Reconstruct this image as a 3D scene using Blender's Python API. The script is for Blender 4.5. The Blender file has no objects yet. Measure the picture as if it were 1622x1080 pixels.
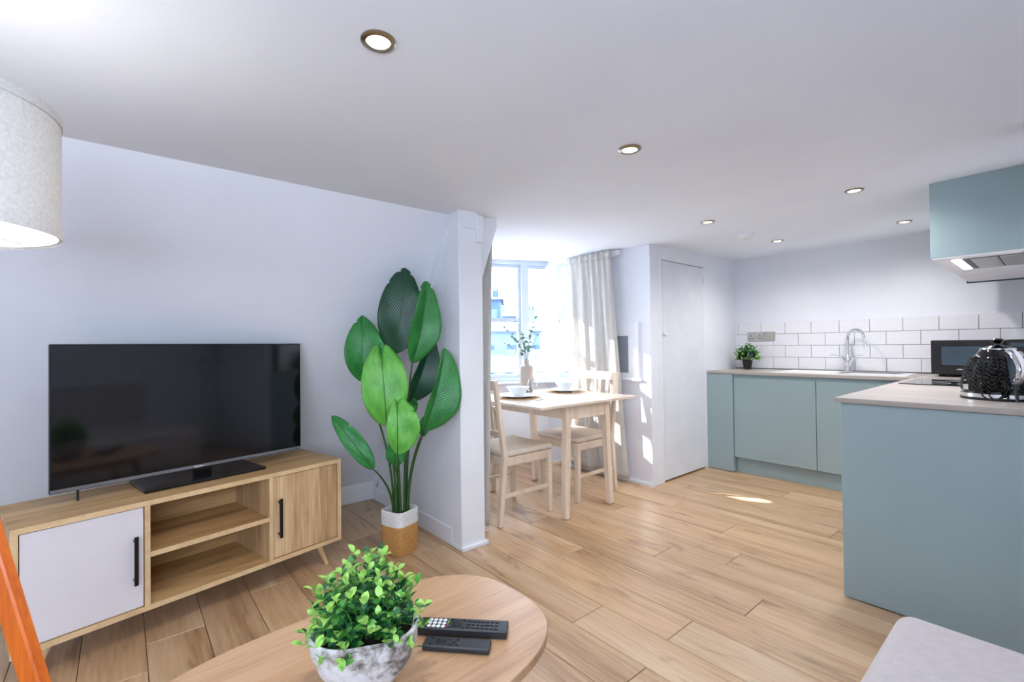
import bpy, bmesh, math, random
from mathutils import Vector, Matrix
random.seed(7)
R = math.radians
SC = bpy.context.scene
COL = SC.collection

# ---------------------------------------------------------------- camera
CAMH = 1.14
def make_camera():
    yaw, pitch, roll = R(40), R(0.62), R(0.63)
    fwd = Vector((-math.cos(yaw), math.sin(yaw), 0)); right = Vector((math.sin(yaw), math.cos(yaw), 0)); up = Vector((0, 0, 1))
    f2 = fwd*math.cos(pitch)+up*math.sin(pitch); u2 = up*math.cos(pitch)-fwd*math.sin(pitch)
    r3 = right*math.cos(roll)-u2*math.sin(roll); u3 = u2*math.cos(roll)+right*math.sin(roll)
    cd = bpy.data.cameras.new('camera'); cam = bpy.data.objects.new('camera', cd); COL.objects.link(cam)
    cd.sensor_width = 36.0; cd.lens = 735.0/1622*36; cd.clip_start = 0.02; cd.clip_end = 400
    m = Matrix(((r3.x, u3.x, -f2.x, 0), (r3.y, u3.y, -f2.y, 0), (r3.z, u3.z, -f2.z, CAMH), (0, 0, 0, 1)))
    cam.matrix_world = m
    SC.camera = cam
make_camera()

# ---------------------------------------------------------------- world, sun, exposure
w = bpy.data.worlds.new('sky'); SC.world = w; w.use_nodes = True
bg = w.node_tree.nodes['Background']; bg.inputs[0].default_value = (0.68, 0.83, 1.0, 1); bg.inputs[1].default_value = 7.2
sd = bpy.data.lights.new('sun', 'SUN'); sd.energy = 20; sd.angle = R(0.6); sd.color = (1.0, 0.97, 0.93)
so = bpy.data.objects.new('sun', sd); COL.objects.link(so)
so.rotation_euler = Vector((0.876, 0.4815, -0.412)).to_track_quat('-Z', 'Y').to_euler()
SC.view_settings.view_transform = 'Standard'; SC.view_settings.look = 'None'
SC.view_settings.gamma = 1.0; SC.view_settings.use_curve_mapping = False
SC.view_settings.exposure = 1.33
DOWNLIGHT_W = 9.5
def portal(loc, rot, sx, sy):
    # guides sky sampling through a window opening, gives off no light itself
    l = bpy.data.lights.new('sky_portal', 'AREA'); l.shape = 'RECTANGLE'; l.size = sx; l.size_y = sy; l.cycles.is_portal = True
    o = bpy.data.objects.new('sky_portal', l); COL.objects.link(o); o.location = loc; o.rotation_euler = rot
portal((1.06, -.925, 1.295), (0, R(90), 0), 1.07, 1.75)  # opening of the added fill window behind the sofa
portal((-3.64, 2.77, 1.39), Vector((.946, -.326, 0)).to_track_quat('-Z', 'Y').to_euler(), 1.45, 1.2)
portal((-2.975, 3.37, 1.38), Vector((0, -1, 0)).to_track_quat('-Z', 'Y').to_euler(), .45, 1.1)
LAMP_W = 1.0

# ---------------------------------------------------------------- materials
def lin(c):
    return tuple((x/12.92 if x <= 0.04045 else ((x+0.055)/1.055)**2.4) for x in [v/255 for v in c])+(1.0,)
MATS = {}
def base_mat(name, col, rough=0.5, metal=0.0, **kw):
    m = bpy.data.materials.new(name); m.use_nodes = True
    nt = m.node_tree; b = nt.nodes['Principled BSDF']
    b.inputs['Base Color'].default_value = lin(col); b.inputs['Roughness'].default_value = rough; b.inputs['Metallic'].default_value = metal
    for k, v in kw.items(): b.inputs[k].default_value = v
    MATS[name] = m
    return m, nt, b
def N(nt, t, **kw):
    n = nt.nodes.new(t)
    for k, v in kw.items():
        if hasattr(n, k): setattr(n, k, v)
        else: n.inputs[k].default_value = v
    return n
def ramp(nt, stops):
    r = nt.nodes.new('ShaderNodeValToRGB'); e = r.color_ramp.elements
    while len(e) < len(stops): e.new(0.5)
    for i, (p, c) in enumerate(stops): e[i].position = p; e[i].color = lin(c)
    return r
def plain(name, col, rough=0.5, metal=0.0, var=0.03, scale=6.0, bump=0.0, bscale=120.0, **kw):
    """colour with gentle procedural mottling and fine relief"""
    m, nt, b = base_mat(name, col, rough, metal, **kw)
    tc = N(nt, 'ShaderNodeTexCoord'); no = N(nt, 'ShaderNodeTexNoise'); no.inputs['Scale'].default_value = scale; no.inputs['Detail'].default_value = 3
    nt.links.new(tc.outputs['Object'], no.inputs['Vector'])
    lo = tuple(max(0, v*(1-var)) for v in col); hi = tuple(min(255, v*(1+var)) for v in col)
    rp = ramp(nt, [(0.3, lo), (0.7, hi)]); nt.links.new(no.outputs['Fac'], rp.inputs[0]); nt.links.new(rp.outputs[0], b.inputs['Base Color'])
    if bump:
        n2 = N(nt, 'ShaderNodeTexNoise'); n2.inputs['Scale'].default_value = bscale; n2.inputs['Detail'].default_value = 2
        nt.links.new(tc.outputs['Object'], n2.inputs['Vector'])
        bp = N(nt, 'ShaderNodeBump'); bp.inputs['Strength'].default_value = bump; bp.inputs['Distance'].default_value = 0.002
        nt.links.new(n2.outputs['Fac'], bp.inputs['Height']); nt.links.new(bp.outputs[0], b.inputs['Normal'])
    return m
def wood(name, dark, mid, light, axis=0, grain=9.0, rough=0.45, rnd=0.0, knots=0.0, rlo=None, stretch=0.06, spec=0.5):
    m, nt, b = base_mat(name, mid, rough); b.inputs['Specular IOR Level'].default_value = spec
    L = nt.links.new
    tc = N(nt, 'ShaderNodeTexCoord'); oi = N(nt, 'ShaderNodeObjectInfo')
    off = N(nt, 'ShaderNodeVectorMath', operation='SCALE'); cmb = N(nt, 'ShaderNodeCombineXYZ')
    for i, f in enumerate((37.0, 61.0, 23.0)):
        mu = N(nt, 'ShaderNodeMath', operation='MULTIPLY'); mu.inputs[1].default_value = f; L(oi.outputs['Random'], mu.inputs[0]); L(mu.outputs[0], cmb.inputs[i])
    add = N(nt, 'ShaderNodeVectorMath', operation='ADD'); L(tc.outputs['Object'], add.inputs[0]); L(cmb.outputs[0], add.inputs[1])
    mp = N(nt, 'ShaderNodeMapping'); sc = [1.0, 1.0, 1.0]; sc[axis] = stretch; mp.inputs['Scale'].default_value = sc
    L(add.outputs[0], mp.inputs['Vector'])
    n1 = N(nt, 'ShaderNodeTexNoise'); n1.inputs['Scale'].default_value = grain; n1.inputs['Detail'].default_value = 5; n1.inputs['Distortion'].default_value = 0.6
    n2 = N(nt, 'ShaderNodeTexNoise'); n2.inputs['Scale'].default_value = grain*12; n2.inputs['Detail'].default_value = 3
    L(mp.outputs[0], n1.inputs['Vector']); L(mp.outputs[0], n2.inputs['Vector'])
    mix = N(nt, 'ShaderNodeMix'); mix.inputs[0].default_value = 0.35; L(n1.outputs['Fac'], mix.inputs[2]); L(n2.outputs['Fac'], mix.inputs[3])
    rp = ramp(nt, [(0.32, dark), (0.5, mid), (0.68, light)]); L(mix.outputs[0], rp.inputs[0])
    out = rp.outputs[0]
    if knots:
        mp2 = N(nt, 'ShaderNodeMapping'); s2 = [5.0, 5.0, 5.0]; s2[axis] = 1.6; mp2.inputs['Scale'].default_value = s2; L(add.outputs[0], mp2.inputs['Vector'])
        nk = N(nt, 'ShaderNodeTexNoise'); nk.inputs['Scale'].default_value = 1.3; nk.inputs['Detail'].default_value = 4; nk.inputs['Distortion'].default_value = 1.6; L(mp2.outputs[0], nk.inputs['Vector'])
        rk = ramp(nt, [(0.60, (255, 255, 255)), (0.76, (112, 86, 66))]); L(nk.outputs['Fac'], rk.inputs[0])
        mk = N(nt, 'ShaderNodeMix', data_type='RGBA', blend_type='MULTIPLY'); mk.inputs[0].default_value = knots; L(out, mk.inputs[6]); L(rk.outputs[0], mk.inputs[7]); out = mk.outputs[2]
    if rnd:
        hs = N(nt, 'ShaderNodeHueSaturation'); mr = N(nt, 'ShaderNodeMapRange'); mr.inputs[3].default_value = 1-rnd; mr.inputs[4].default_value = 1+rnd
        L(oi.outputs['Random'], mr.inputs[0]); L(mr.outputs[0], hs.inputs['Value']); L(out, hs.inputs['Color']); out = hs.outputs[0]
    L(out, b.inputs['Base Color'])
    bp = N(nt, 'ShaderNodeBump'); bp.inputs['Strength'].default_value = 0.12; bp.inputs['Distance'].default_value = 0.002; L(n2.outputs['Fac'], bp.inputs['Height']); L(bp.outputs[0], b.inputs['Normal'])
    if rlo:
        mr2 = N(nt, 'ShaderNodeMapRange'); mr2.inputs[3].default_value = rlo; mr2.inputs[4].default_value = rough; L(n1.outputs['Fac'], mr2.inputs[0]); L(mr2.outputs[0], b.inputs['Roughness'])
    return m
def emit(name, col, s):
    m = bpy.data.materials.new(name); m.use_nodes = True; nt = m.node_tree; nt.nodes.clear()
    e = N(nt, 'ShaderNodeEmission'); e.inputs[0].default_value = lin(col); e.inputs[1].default_value = s
    o = N(nt, 'ShaderNodeOutputMaterial'); nt.links.new(e.outputs[0], o.inputs[0]); MATS[name] = m; return m
def glass(name, tint=(255, 255, 255), refl=0.06):
    m = bpy.data.materials.new(name); m.use_nodes = True; nt = m.node_tree; nt.nodes.clear()
    t = N(nt, 'ShaderNodeBsdfTransparent'); t.inputs[0].default_value = lin(tint)
    g = N(nt, 'ShaderNodeBsdfGlossy'); g.inputs['Roughness'].default_value = 0.02
    mx = N(nt, 'ShaderNodeMixShader'); o = N(nt, 'ShaderNodeOutputMaterial')
    lw = N(nt, 'ShaderNodeLayerWeight'); lw.inputs[0].default_value = 0.12
    mr = N(nt, 'ShaderNodeMapRange'); mr.inputs[3].default_value = refl; mr.inputs[4].default_value = 0.75
    nt.links.new(lw.outputs['Facing'], mr.inputs[0]); nt.links.new(mr.outputs[0], mx.inputs[0])
    nt.links.new(t.outputs[0], mx.inputs[1]); nt.links.new(g.outputs[0], mx.inputs[2]); nt.links.new(mx.outputs[0], o.inputs[0]); MATS[name] = m; return m

plain('wall', (232, 234, 242), 0.75, var=0.012, scale=2.5, bump=0.05, bscale=60)
plain('ceiling', (240, 244, 255), 0.85, var=0.01, scale=2.0, bump=0.04, bscale=50)
plain('gloss_white', (233, 235, 241), 0.38, var=0.012, scale=4)
plain('frame_white', (200, 209, 222), 0.4, var=0.012, scale=4)
plain('door_paint', (226, 229, 237), 0.45, var=0.015, scale=5, bump=0.05, bscale=40)
plain('gap_shade', (60, 56, 56), 0.9)  # shade inside the door gaps, put into the backing's colour
wood('floor_oak', (154, 117, 80), (197, 160, 120), (216, 187, 152), 0, grain=6.0, rough=0.42, rnd=0.09, knots=0.6, rlo=0.28, stretch=0.07, spec=1.0)
plain('floor_joint', (48, 34, 26), 0.9)
wood('oak_x', (136, 99, 58), (197, 156, 104), (222, 186, 134), 0, grain=11, rough=0.45, knots=0.35)
wood('oak_y', (136, 99, 58), (197, 156, 104), (222, 186, 134), 1, grain=11, rough=0.45, knots=0.35)
wood('oak_z', (150, 113, 74), (200, 165, 122), (230, 202, 164), 2, grain=7, rough=0.45, knots=0.45)
wood('oak_edge', (200, 166, 124), (214, 181, 138), (224, 194, 152), 1, grain=14, rough=0.5)
wood('table_oak', (160, 118, 82), (188, 146, 108), (203, 165, 130), 1, grain=9, rough=0.44, rlo=0.36, spec=1.0)
wood('pale_wood', (214, 192, 168), (228, 207, 185), (238, 221, 202), 2, grain=12, rough=0.42)
wood('pale_wood_top', (214, 196, 176), (230, 214, 196), (240, 228, 212), 1, grain=9, rough=0.32)
wood('orange_wood', (176, 78, 12), (205, 98, 18), (222, 118, 32), 2, grain=14, rough=0.35)
wood('worktop', (166, 157, 149), (180, 171, 164), (190, 182, 175), 0, grain=9, rough=0.38)
plain('door_white', (218, 212, 215), 0.4, var=0.01)
plain('black_metal', (22, 22, 24), 0.4, 0.3)
plain('sage', (156, 176, 180), 0.42, var=0.01, scale=3)
plain('sage_dark', (146, 168, 172), 0.5, var=0.01, scale=3)
plain('tile', (232, 231, 236), 0.12, var=0.008, scale=20)
plain('grout', (128, 124, 128), 0.9)
plain('steel', (190, 188, 182), 0.3, 1.0, var=0.03, scale=30)
plain('nickel', (160, 150, 132), 0.28, 1.0)
plain('chrome', (225, 226, 230), 0.07, 1.0, var=0.01)
plain('ceramic', (238, 240, 242), 0.15, var=0.01)
plain('plastic_white', (235, 235, 238), 0.4)
plain('black_gloss', (8, 8, 10), 0.05, var=0.0)
plain('tv_screen', (8, 11, 15), 0.07, var=0.0, **{'Specular IOR Level': 0.7})
plain('tv_bezel', (20, 20, 22), 0.25)
plain('tv_trim', (150, 155, 163), 0.3, 0.8)
plain('black_plastic', (18, 18, 20), 0.38)
plain('remote_body', (34, 37, 42), 0.42)
plain('button_dark', (14, 14, 16), 0.35)
plain('button_white', (222, 222, 224), 0.4)
plain('button_red', (190, 40, 40), 0.4); plain('button_green', (60, 150, 70), 0.4); plain('button_yellow', (215, 185, 50), 0.4); plain('button_blue', (70, 130, 180), 0.4)
plain('kettle_black', (7, 8, 10), 0.07)
plain('mw_glass', (62, 78, 90), 0.12, var=0.05, scale=8)
plain('curtain', (214, 210, 204), 0.9, var=0.02, scale=20, bump=0.2, bscale=900)
plain('shade_fabric', (212, 209, 207), 0.9, var=0.05, scale=160, bump=0.3, bscale=700)
plain('sofa_fabric', (196, 188, 189), 0.95, var=0.02, scale=60, bump=0.3, bscale=600)
plain('cushion_dark', (58, 50, 50), 0.95, var=0.08, scale=40)
plain('seat_fabric', (222, 208, 192), 0.85, var=0.02, scale=30)
plain('rope_tan', (196, 146, 84), 0.9, var=0.10, scale=120, bump=0.5, bscale=500)
plain('rope_white', (228, 226, 224), 0.9, var=0.04, scale=120, bump=0.5, bscale=500)
plain('soil', (52, 40, 30), 0.95, var=0.2, scale=60)
plain('stem_green', (46, 84, 34), 0.5, var=0.1)
plain('leaf_tip', (150, 198, 92), 0.4, var=0.12, scale=30)
plain('leaf_mid', (82, 148, 62), 0.4, var=0.15, scale=30)
plain('leaf_deep', (34, 92, 48), 0.35, var=0.15, scale=30)
plain('euca', (122, 156, 140), 0.6, var=0.12, scale=30)
plain('seagrass', (176, 140, 100), 0.9, var=0.25, scale=90, bump=0.5, bscale=200)
plain('vase_tan', (188, 172, 158), 0.5, var=0.05, scale=8)
plain('napkin', (130, 128, 136), 0.9)
plain('pot_black', (28, 27, 28), 0.5)
plain('house_pale', (82, 98, 122), 0.85, var=0.03); plain('house_blue', (46, 68, 94), 0.85, var=0.04); plain('house_slate', (46, 66, 92), 0.85, var=0.05); plain('hatch_grey', (142, 150, 160), 0.25)
plain('house_glass', (44, 66, 92), 0.2); plain('ground_grey', (150, 152, 156), 0.9)
emit('lens_glow', (255, 246, 232), 7.0); emit('led_glow', (255, 246, 250), 8.0); emit('bulb_glow', (255, 246, 232), 12.0)
glass('pane'); glass('wineglass', (250, 252, 253), 0.05)
def fix_special():
    # translucent lamp shade and curtain cloth
    for nm, tr in (('shade_fabric', 0.16), ('curtain', 0.22)):
        nt = MATS[nm].node_tree; b = nt.nodes['Principled BSDF']; o = nt.nodes['Material Output']
        t = N(nt, 'ShaderNodeBsdfTranslucent'); t.inputs[0].default_value = b.inputs['Base Color'].default_value
        mx = N(nt, 'ShaderNodeMixShader'); mx.inputs[0].default_value = tr
        nt.links.new(b.outputs[0], mx.inputs[1]); nt.links.new(t.outputs[0], mx.inputs[2]); nt.links.new(mx.outputs[0], o.inputs[0])
    # whitewashed pitted stone
    m, nt, b = base_mat('stone', (205, 200, 196), 0.85); L = nt.links.new
    tc = N(nt, 'ShaderNodeTexCoord'); a = N(nt, 'ShaderNodeTexNoise'); a.inputs['Scale'].default_value = 55; a.inputs['Detail'].default_value = 8; a.inputs['Roughness'].default_value = 0.7
    c = N(nt, 'ShaderNodeTexNoise'); c.inputs['Scale'].default_value = 14; c.inputs['Detail'].default_value = 3
    L(tc.outputs['Object'], a.inputs['Vector']); L(tc.outputs['Object'], c.inputs['Vector'])
    ad = N(nt, 'ShaderNodeMath', operation='ADD'); L(a.outputs['Fac'], ad.inputs[0]); L(c.outputs['Fac'], ad.inputs[1])
    rp = ramp(nt, [(0.36, (96, 84, 78)), (0.44, (170, 162, 156)), (0.52, (212, 208, 208)), (0.7, (226, 222, 222))]); 
    hf = N(nt, 'ShaderNodeMath', operation='MULTIPLY'); hf.inputs[1].default_value = 0.5; L(ad.outputs[0], hf.inputs[0]); L(hf.outputs[0], rp.inputs[0]); L(rp.outputs[0], b.inputs['Base Color'])
    bp = N(nt, 'ShaderNodeBump'); bp.inputs['Strength'].default_value = 0.8; bp.inputs['Distance'].default_value = 0.006; L(hf.outputs[0], bp.inputs['Height']); L(bp.outputs[0], b.inputs['Normal'])
    # big banana-like leaves: veins from the UV map (u along, v across)
    for nm, lo, hi in (('leaf_bright', (70, 150, 52), (112, 188, 78)), ('leaf_green', (24, 104, 44), (48, 138, 62)), ('leaf_dark', (10, 52, 38), (22, 78, 50))):  # leaf_dark: top leaf's shade, facing from the light, put into the colour
        m, nt, b = base_mat(nm, lo, 0.36); L = nt.links.new
        uv = N(nt, 'ShaderNodeUVMap'); sp = N(nt, 'ShaderNodeSeparateXYZ'); L(uv.outputs[0], sp.inputs[0])
        ab = N(nt, 'ShaderNodeMath', operation='ABSOLUTE'); su = N(nt, 'ShaderNodeMath', operation='SUBTRACT'); su.inputs[1].default_value = 0.5; L(sp.outputs[1], su.inputs[0]); L(su.outputs[0], ab.inputs[0])
        mu = N(nt, 'ShaderNodeMath', operation='MULTIPLY_ADD'); mu.inputs[1].default_value = -0.5; L(ab.outputs[0], mu.inputs[0]); L(sp.outputs[0], mu.inputs[2])
        wv = N(nt, 'ShaderNodeTexWave'); wv.inputs['Scale'].default_value = 9; wv.inputs['Distortion'].default_value = 0.6; wv.inputs['Detail'].default_value = 1
        cx = N(nt, 'ShaderNodeCombineXYZ'); L(mu.outputs[0], cx.inputs[0]); L(cx.outputs[0], wv.inputs['Vector'])
        n = N(nt, 'ShaderNodeTexNoise'); n.inputs['Scale'].default_value = 5; L(uv.outputs[0], n.inputs['Vector'])
        mx = N(nt, 'ShaderNodeMath', operation='MULTIPLY_ADD'); mx.inputs[1].default_value = 0.18; L(wv.outputs['Fac'], mx.inputs[0]); L(n.outputs['Fac'], mx.inputs[2])
        rp = ramp(nt, [(0.35, lo), (0.8, hi)]); L(mx.outputs[0], rp.inputs[0]); L(rp.outputs[0], b.inputs['Base Color'])
        bp = N(nt, 'ShaderNodeBump'); bp.inputs['Strength'].default_value = 0.25; bp.inputs['Distance'].default_value = 0.003; L(wv.outputs['Fac'], bp.inputs['Height']); L(bp.outputs[0], b.inputs['Normal'])
fix_special()

# ---------------------------------------------------------------- helpers
def tag(o, label=None, cat=None, group=None, kind=None):
    if label: o['label'] = label
    if cat: o['category'] = cat
    if group: o['group'] = group
    if kind: o['kind'] = kind
    return o
def thing(name, label, cat, loc=(0, 0, 0), rz=0.0, group=None):
    o = bpy.data.objects.new(name, None); COL.objects.link(o); o.location = loc; o.rotation_euler = (0, 0, rz); o.empty_display_size = 0.05
    return tag(o, label, cat, group)
def rootinv(p):
    m = Matrix.Identity(4)
    while p is not None:
        m = (Matrix.Translation(p.location) @ Matrix.Rotation(p.rotation_euler.z, 4, 'Z')) @ m; p = p.parent
    return m.inverted()
class MB:
    def __init__(s): s.v = []; s.f = []; s.uv = None
    def add(s, vs, fs):
        o = len(s.v); s.v += [Vector(p) for p in vs]; s.f += [tuple(i+o for i in f) for f in fs]; return s
    def box(s, x0, x1, y0, y1, z0, z1):
        x0, x1 = min(x0, x1), max(x0, x1); y0, y1 = min(y0, y1), max(y0, y1); z0, z1 = min(z0, z1), max(z0, z1)
        return s.add([(x0, y0, z0), (x1, y0, z0), (x1, y1, z0), (x0, y1, z0), (x0, y0, z1), (x1, y0, z1), (x1, y1, z1), (x0, y1, z1)],
                     [(0, 3, 2, 1), (4, 5, 6, 7), (0, 1, 5, 4), (1, 2, 6, 5), (2, 3, 7, 6), (3, 0, 4, 7)])
    def bar(s, p0, p1, w, d, side=(1, 0, 0), w1=None, d1=None):
        """rectangular bar between two points; w along `side`, d across"""
        p0, p1 = Vector(p0), Vector(p1); a = (p1-p0).normalized(); sd = Vector(side); sd = (sd-a*sd.dot(a)).normalized(); t = a.cross(sd)
        w1 = w if w1 is None else w1; d1 = d if d1 is None else d1
        vs = [p0+sd*(i*w/2)+t*(j*d/2) for i, j in ((-1, -1), (1, -1), (1, 1), (-1, 1))]+[p1+sd*(i*w1/2)+t*(j*d1/2) for i, j in ((-1, -1), (1, -1), (1, 1), (-1, 1))]
        return s.add(vs, [(0, 3, 2, 1), (4, 5, 6, 7), (0, 1, 5, 4), (1, 2, 6, 5), (2, 3, 7, 6), (3, 0, 4, 7)])
    def prism(s, pts, lo, hi, axis='z'):
        """polygon pts (2-D) extruded lo..hi along axis; pts are (x,y) / (x,z) for y / (y,z) for x"""
        def P(p, h):
            return (p[0], p[1], h) if axis == 'z' else ((p[0], h, p[1]) if axis == 'y' else (h, p[0], p[1]))
        n = len(pts); vs = [P(p, lo) for p in pts]+[P(p, hi) for p in pts]
        fs = [tuple(range(n-1, -1, -1)), tuple(range(n, 2*n))]+[(i, (i+1) % n, n+(i+1) % n, n+i) for i in range(n)]
        return s.add(vs, fs)
    def lathe(s, prof, c=(0, 0, 0), n=32, closed=False, axis=None, radf=None):
        """profile of (r,z) spun about z at c"""
        c = Vector(c); vs = []; fs = []; m = len(prof)
        for (r, z) in prof:
            for k in range(n):
                a = 2*math.pi*k/n; rr = r*(radf(a, z) if radf else 1.0); vs.append(c+Vector((rr*math.cos(a), rr*math.sin(a), z)))
        for i in range(m-1 if not closed else m):
            j = (i+1) % m
            for k in range(n): fs.append((i*n+k, i*n+(k+1) % n, j*n+(k+1) % n, j*n+k))
        if not closed:
            if prof[0][0] > 1e-6: fs.append(tuple(range(n-1, -1, -1)))
            if prof[-1][0] > 1e-6: fs.append(tuple((m-1)*n+k for k in range(n)))
        return s.add(vs, fs)
    def tube(s, pts, r, n=8, r1=None, caps=True):
        pts = [Vector(p) for p in pts]; m = len(pts); vs = []; fs = []; up = None
        for i, p in enumerate(pts):
            t = (pts[min(i+1, m-1)]-pts[max(i-1, 0)]).normalized()
            if up is None: up = t.orthogonal().normalized()
            up = (up-t*up.dot(t)).normalized(); q = t.cross(up)
            rr = r if r1 is None else r+(r1-r)*i/(m-1)
            for k in range(n):
                a = 2*math.pi*k/n; vs.append(p+up*(rr*math.cos(a))+q*(rr*math.sin(a)))
        for i in range(m-1):
            for k in range(n): fs.append((i*n+k, i*n+(k+1) % n, (i+1)*n+(k+1) % n, (i+1)*n+k))
        if caps: fs += [tuple(range(n-1, -1, -1)), tuple((m-1)*n+k for k in range(n))]
        return s.add(vs, fs)
    def grid(s, fn, nu, nv):
        vs = [fn(i/nu, j/nv) for i in range(nu+1) for j in range(nv+1)]
        fs = [(i*(nv+1)+j, (i+1)*(nv+1)+j, (i+1)*(nv+1)+j+1, i*(nv+1)+j+1) for i in range(nu) for j in range(nv)]
        s.uv = (nu, nv); return s.add(vs, fs)
    def build(s, name, mat, parent=None, world=False, bevel=0.0, smooth=False, seg=1, solid=0.0, subsurf=0, kind=None, center=False):
        me = bpy.data.meshes.new(name)
        vs = s.v
        if world and parent is not None:
            mi = rootinv(parent); vs = [mi @ v for v in vs]
        org = Vector((0, 0, 0))
        if center and vs:
            org = Vector([(min(v[i] for v in vs)+max(v[i] for v in vs))/2 for i in range(3)]); vs = [v-org for v in vs]
        me.from_pydata([tuple(v) for v in vs], [], s.f)
        if s.uv:
            ul = me.uv_layers.new(name='UVMap'); nu, nv = s.uv
            for lp in me.loops:
                i, j = divmod(lp.vertex_index, nv+1); ul.data[lp.index].uv = (i/nu, j/nv)
        bm = bmesh.new(); bm.from_mesh(me)
        bmesh.ops.recalc_face_normals(bm, faces=bm.faces)
        if bevel:
            ed = [e for e in bm.edges if len(e.link_faces) == 2 and e.calc_face_angle(0) > R(25)]
            bmesh.ops.bevel(bm, geom=ed, offset=bevel, segments=seg, profile=0.5, affect='EDGES', clamp_overlap=True)
        bm.to_mesh(me); bm.free()
        if smooth:
            me.polygons.foreach_set('use_smooth', [True]*len(me.polygons))
            me.set_sharp_from_angle(angle=R(38)) if hasattr(me, 'set_sharp_from_angle') else None
        me.materials.append(MATS[mat])
        o = bpy.data.objects.new(name, me); COL.objects.link(o); o.location = org
        if parent is not None: o.parent = parent
        if solid: md = o.modifiers.new('thick', 'SOLIDIFY'); md.thickness = solid; md.offset = 0
        if subsurf: md = o.modifiers.new('sub', 'SUBSURF'); md.levels = subsurf; md.render_levels = subsurf
        if kind: o['kind'] = kind
        return o
def box(*a): return MB().box(*a)
def copy_tree(o, parent=None):
    c = o.copy(); COL.objects.link(c); c.parent = parent
    for ch in list(o.children): copy_tree(ch, c)
    return c
def struct(name, mb, mat, label=None, **kw):
    o = mb.build(name, mat, **kw); o['kind'] = 'structure'
    if label: o['label'] = label
    return o

# ================================================================ SETTING
WX0 = -3.445; SL = 0.602            # sloping wall: x = WX0 + SL*z
YP = 1.453                          # partition face
YR = 3.25                           # alcove side wall
XS = -2.14                          # cupboard-door wall
YK = 4.76                           # kitchen back wall
XK = -0.05                          # kitchen right wall
def cz(x, y): return 1.905+0.025*max(0, y-1.6)+0.035*max(0, min(1, (-x-2.2)/1.1))

# floor : dark base and single planks
fl_ = struct('floor', box(-4.0, 1.1, -2.0, 4.9, -0.08, -0.012), 'floor_joint', 'oak plank floor running from the living corner to the kitchen')
JOINT = {7: -1.318, 9: -1.76, 8: -1.003, 10: -0.879, 11: -1.438, 12: -1.144, 14: -1.348, 16: -0.90, 0: -2.301}
PW = 0.1925; PL = 1.345; MESH = {}
for k in range(-11, 25):
    y0 = 0.069+k*PW; y1 = y0+PW-0.0022
    if y1 < -1.9 or y0 > 4.8: continue
    x = JOINT.get(k, random.uniform(-2.2, -0.9)); 
    while x > -4.0: x -= PL
    while x < 1.05:
        a, b_ = max(x, -3.98), min(x+PL-0.0024, 1.08); x += PL
        if b_-a < 0.05: continue
        L_ = round(b_-a, 4)
        key = L_
        if key not in MESH:
            t = box(-L_/2, L_/2, -PW/2+0.0011, PW/2-0.0011, -0.012, 0).build('plank', 'floor_oak', fl_, bevel=0.0014); MESH[key] = t.data; o = t
        else:
            o = bpy.data.objects.new('plank', MESH[key]); COL.objects.link(o); o.parent = fl_
        o.location = ((a+b_)/2, (y0+y1)/2, 0)

# ceiling (gently out of true, as in the photo)
def make_ceiling():
    mb = MB(); nx, ny = 20, 28; X0, X1, Y0, Y1 = -4.1, 1.1, -2.0, 4.9
    vs = []; fs = []
    for top in (0, 1):
        for i in range(nx+1):
            for j in range(ny+1):
                x = X0+(X1-X0)*i/nx; y = Y0+(Y1-Y0)*j/ny; vs.append((x, y, cz(x, y)+top*0.15))
    n = (nx+1)*(ny+1); I = lambda i, j, t: t*n+i*(ny+1)+j
    for i in range(nx):
        for j in range(ny):
            fs.append((I(i, j, 0), I(i, j+1, 0), I(i+1, j+1, 0), I(i+1, j, 0))); fs.append((I(i, j, 1), I(i+1, j, 1), I(i+1, j+1, 1), I(i, j+1, 1)))
    for i in range(nx): fs += [(I(i, 0, 0), I(i+1, 0, 0), I(i+1, 0, 1), I(i, 0, 1)), (I(i, ny, 0), I(i, ny, 1), I(i+1, ny, 1), I(i+1, ny, 0))]
    for j in range(ny): fs += [(I(0, j, 0), I(0, j, 1), I(0, j+1, 1), I(0, j+1, 0)), (I(nx, j, 0), I(nx, j+1, 0), I(nx, j+1, 1), I(nx, j, 1))]
    mb.add(vs, fs); return struct('ceiling', mb, 'ceiling', 'low white plaster ceiling', smooth=True)
make_ceiling()

# walls
zt = 1.96
struct('wall_left', MB().prism([(WX0, 0), (WX0+SL*zt, zt), (WX0+SL*zt-0.15, zt), (WX0-0.15, 0)], -1.98, YP+0.05, 'y'), 'wall', 'white wall leaning inwards behind the television')
struct('baseboard_left', box(WX0-0.02, WX0+0.085, -1.9, YP, 0, 0.135), 'gloss_white', 'white skirting board below the leaning wall', bevel=0.006)
wp = struct('wall_partition', box(-4.0, -2.27, YP+0.012, 1.607, 0, 2.05), 'gloss_white', 'white boarded partition between plant and dining corner')
xs = [-3.30, -3.13, -2.96, -2.79, -2.633, -2.485, -2.333, -2.284]
for i in range(len(xs)-1):
    a, b_ = xs[i]+0.0009, xs[i+1]-0.0009
    za, zb = (a-WX0)/SL-0.0, (b_-WX0)/SL
    MB().prism([(a, 0.0), (b_, 0.0), (b_, max(0.12, min(1.93, zb))), (a, max(0.11, min(1.93, za)))], YP, YP+0.014, 'y').build('board', 'gloss_white', wp)
box(-3.42, -2.27, YP-0.012, YP+0.002, 0, 0.10).build('skirting', 'gloss_white', wp, bevel=0.004)
MB().prism([(WX0+SL*0.10, 0.10), (WX0+SL*1.82, 1.82), (WX0+SL*1.82+0.055, 1.82), (WX0+SL*0.10+0.055, 0.10)], YP-0.008, YP+0.002, 'y').build('batten', 'gloss_white', wp)
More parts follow.
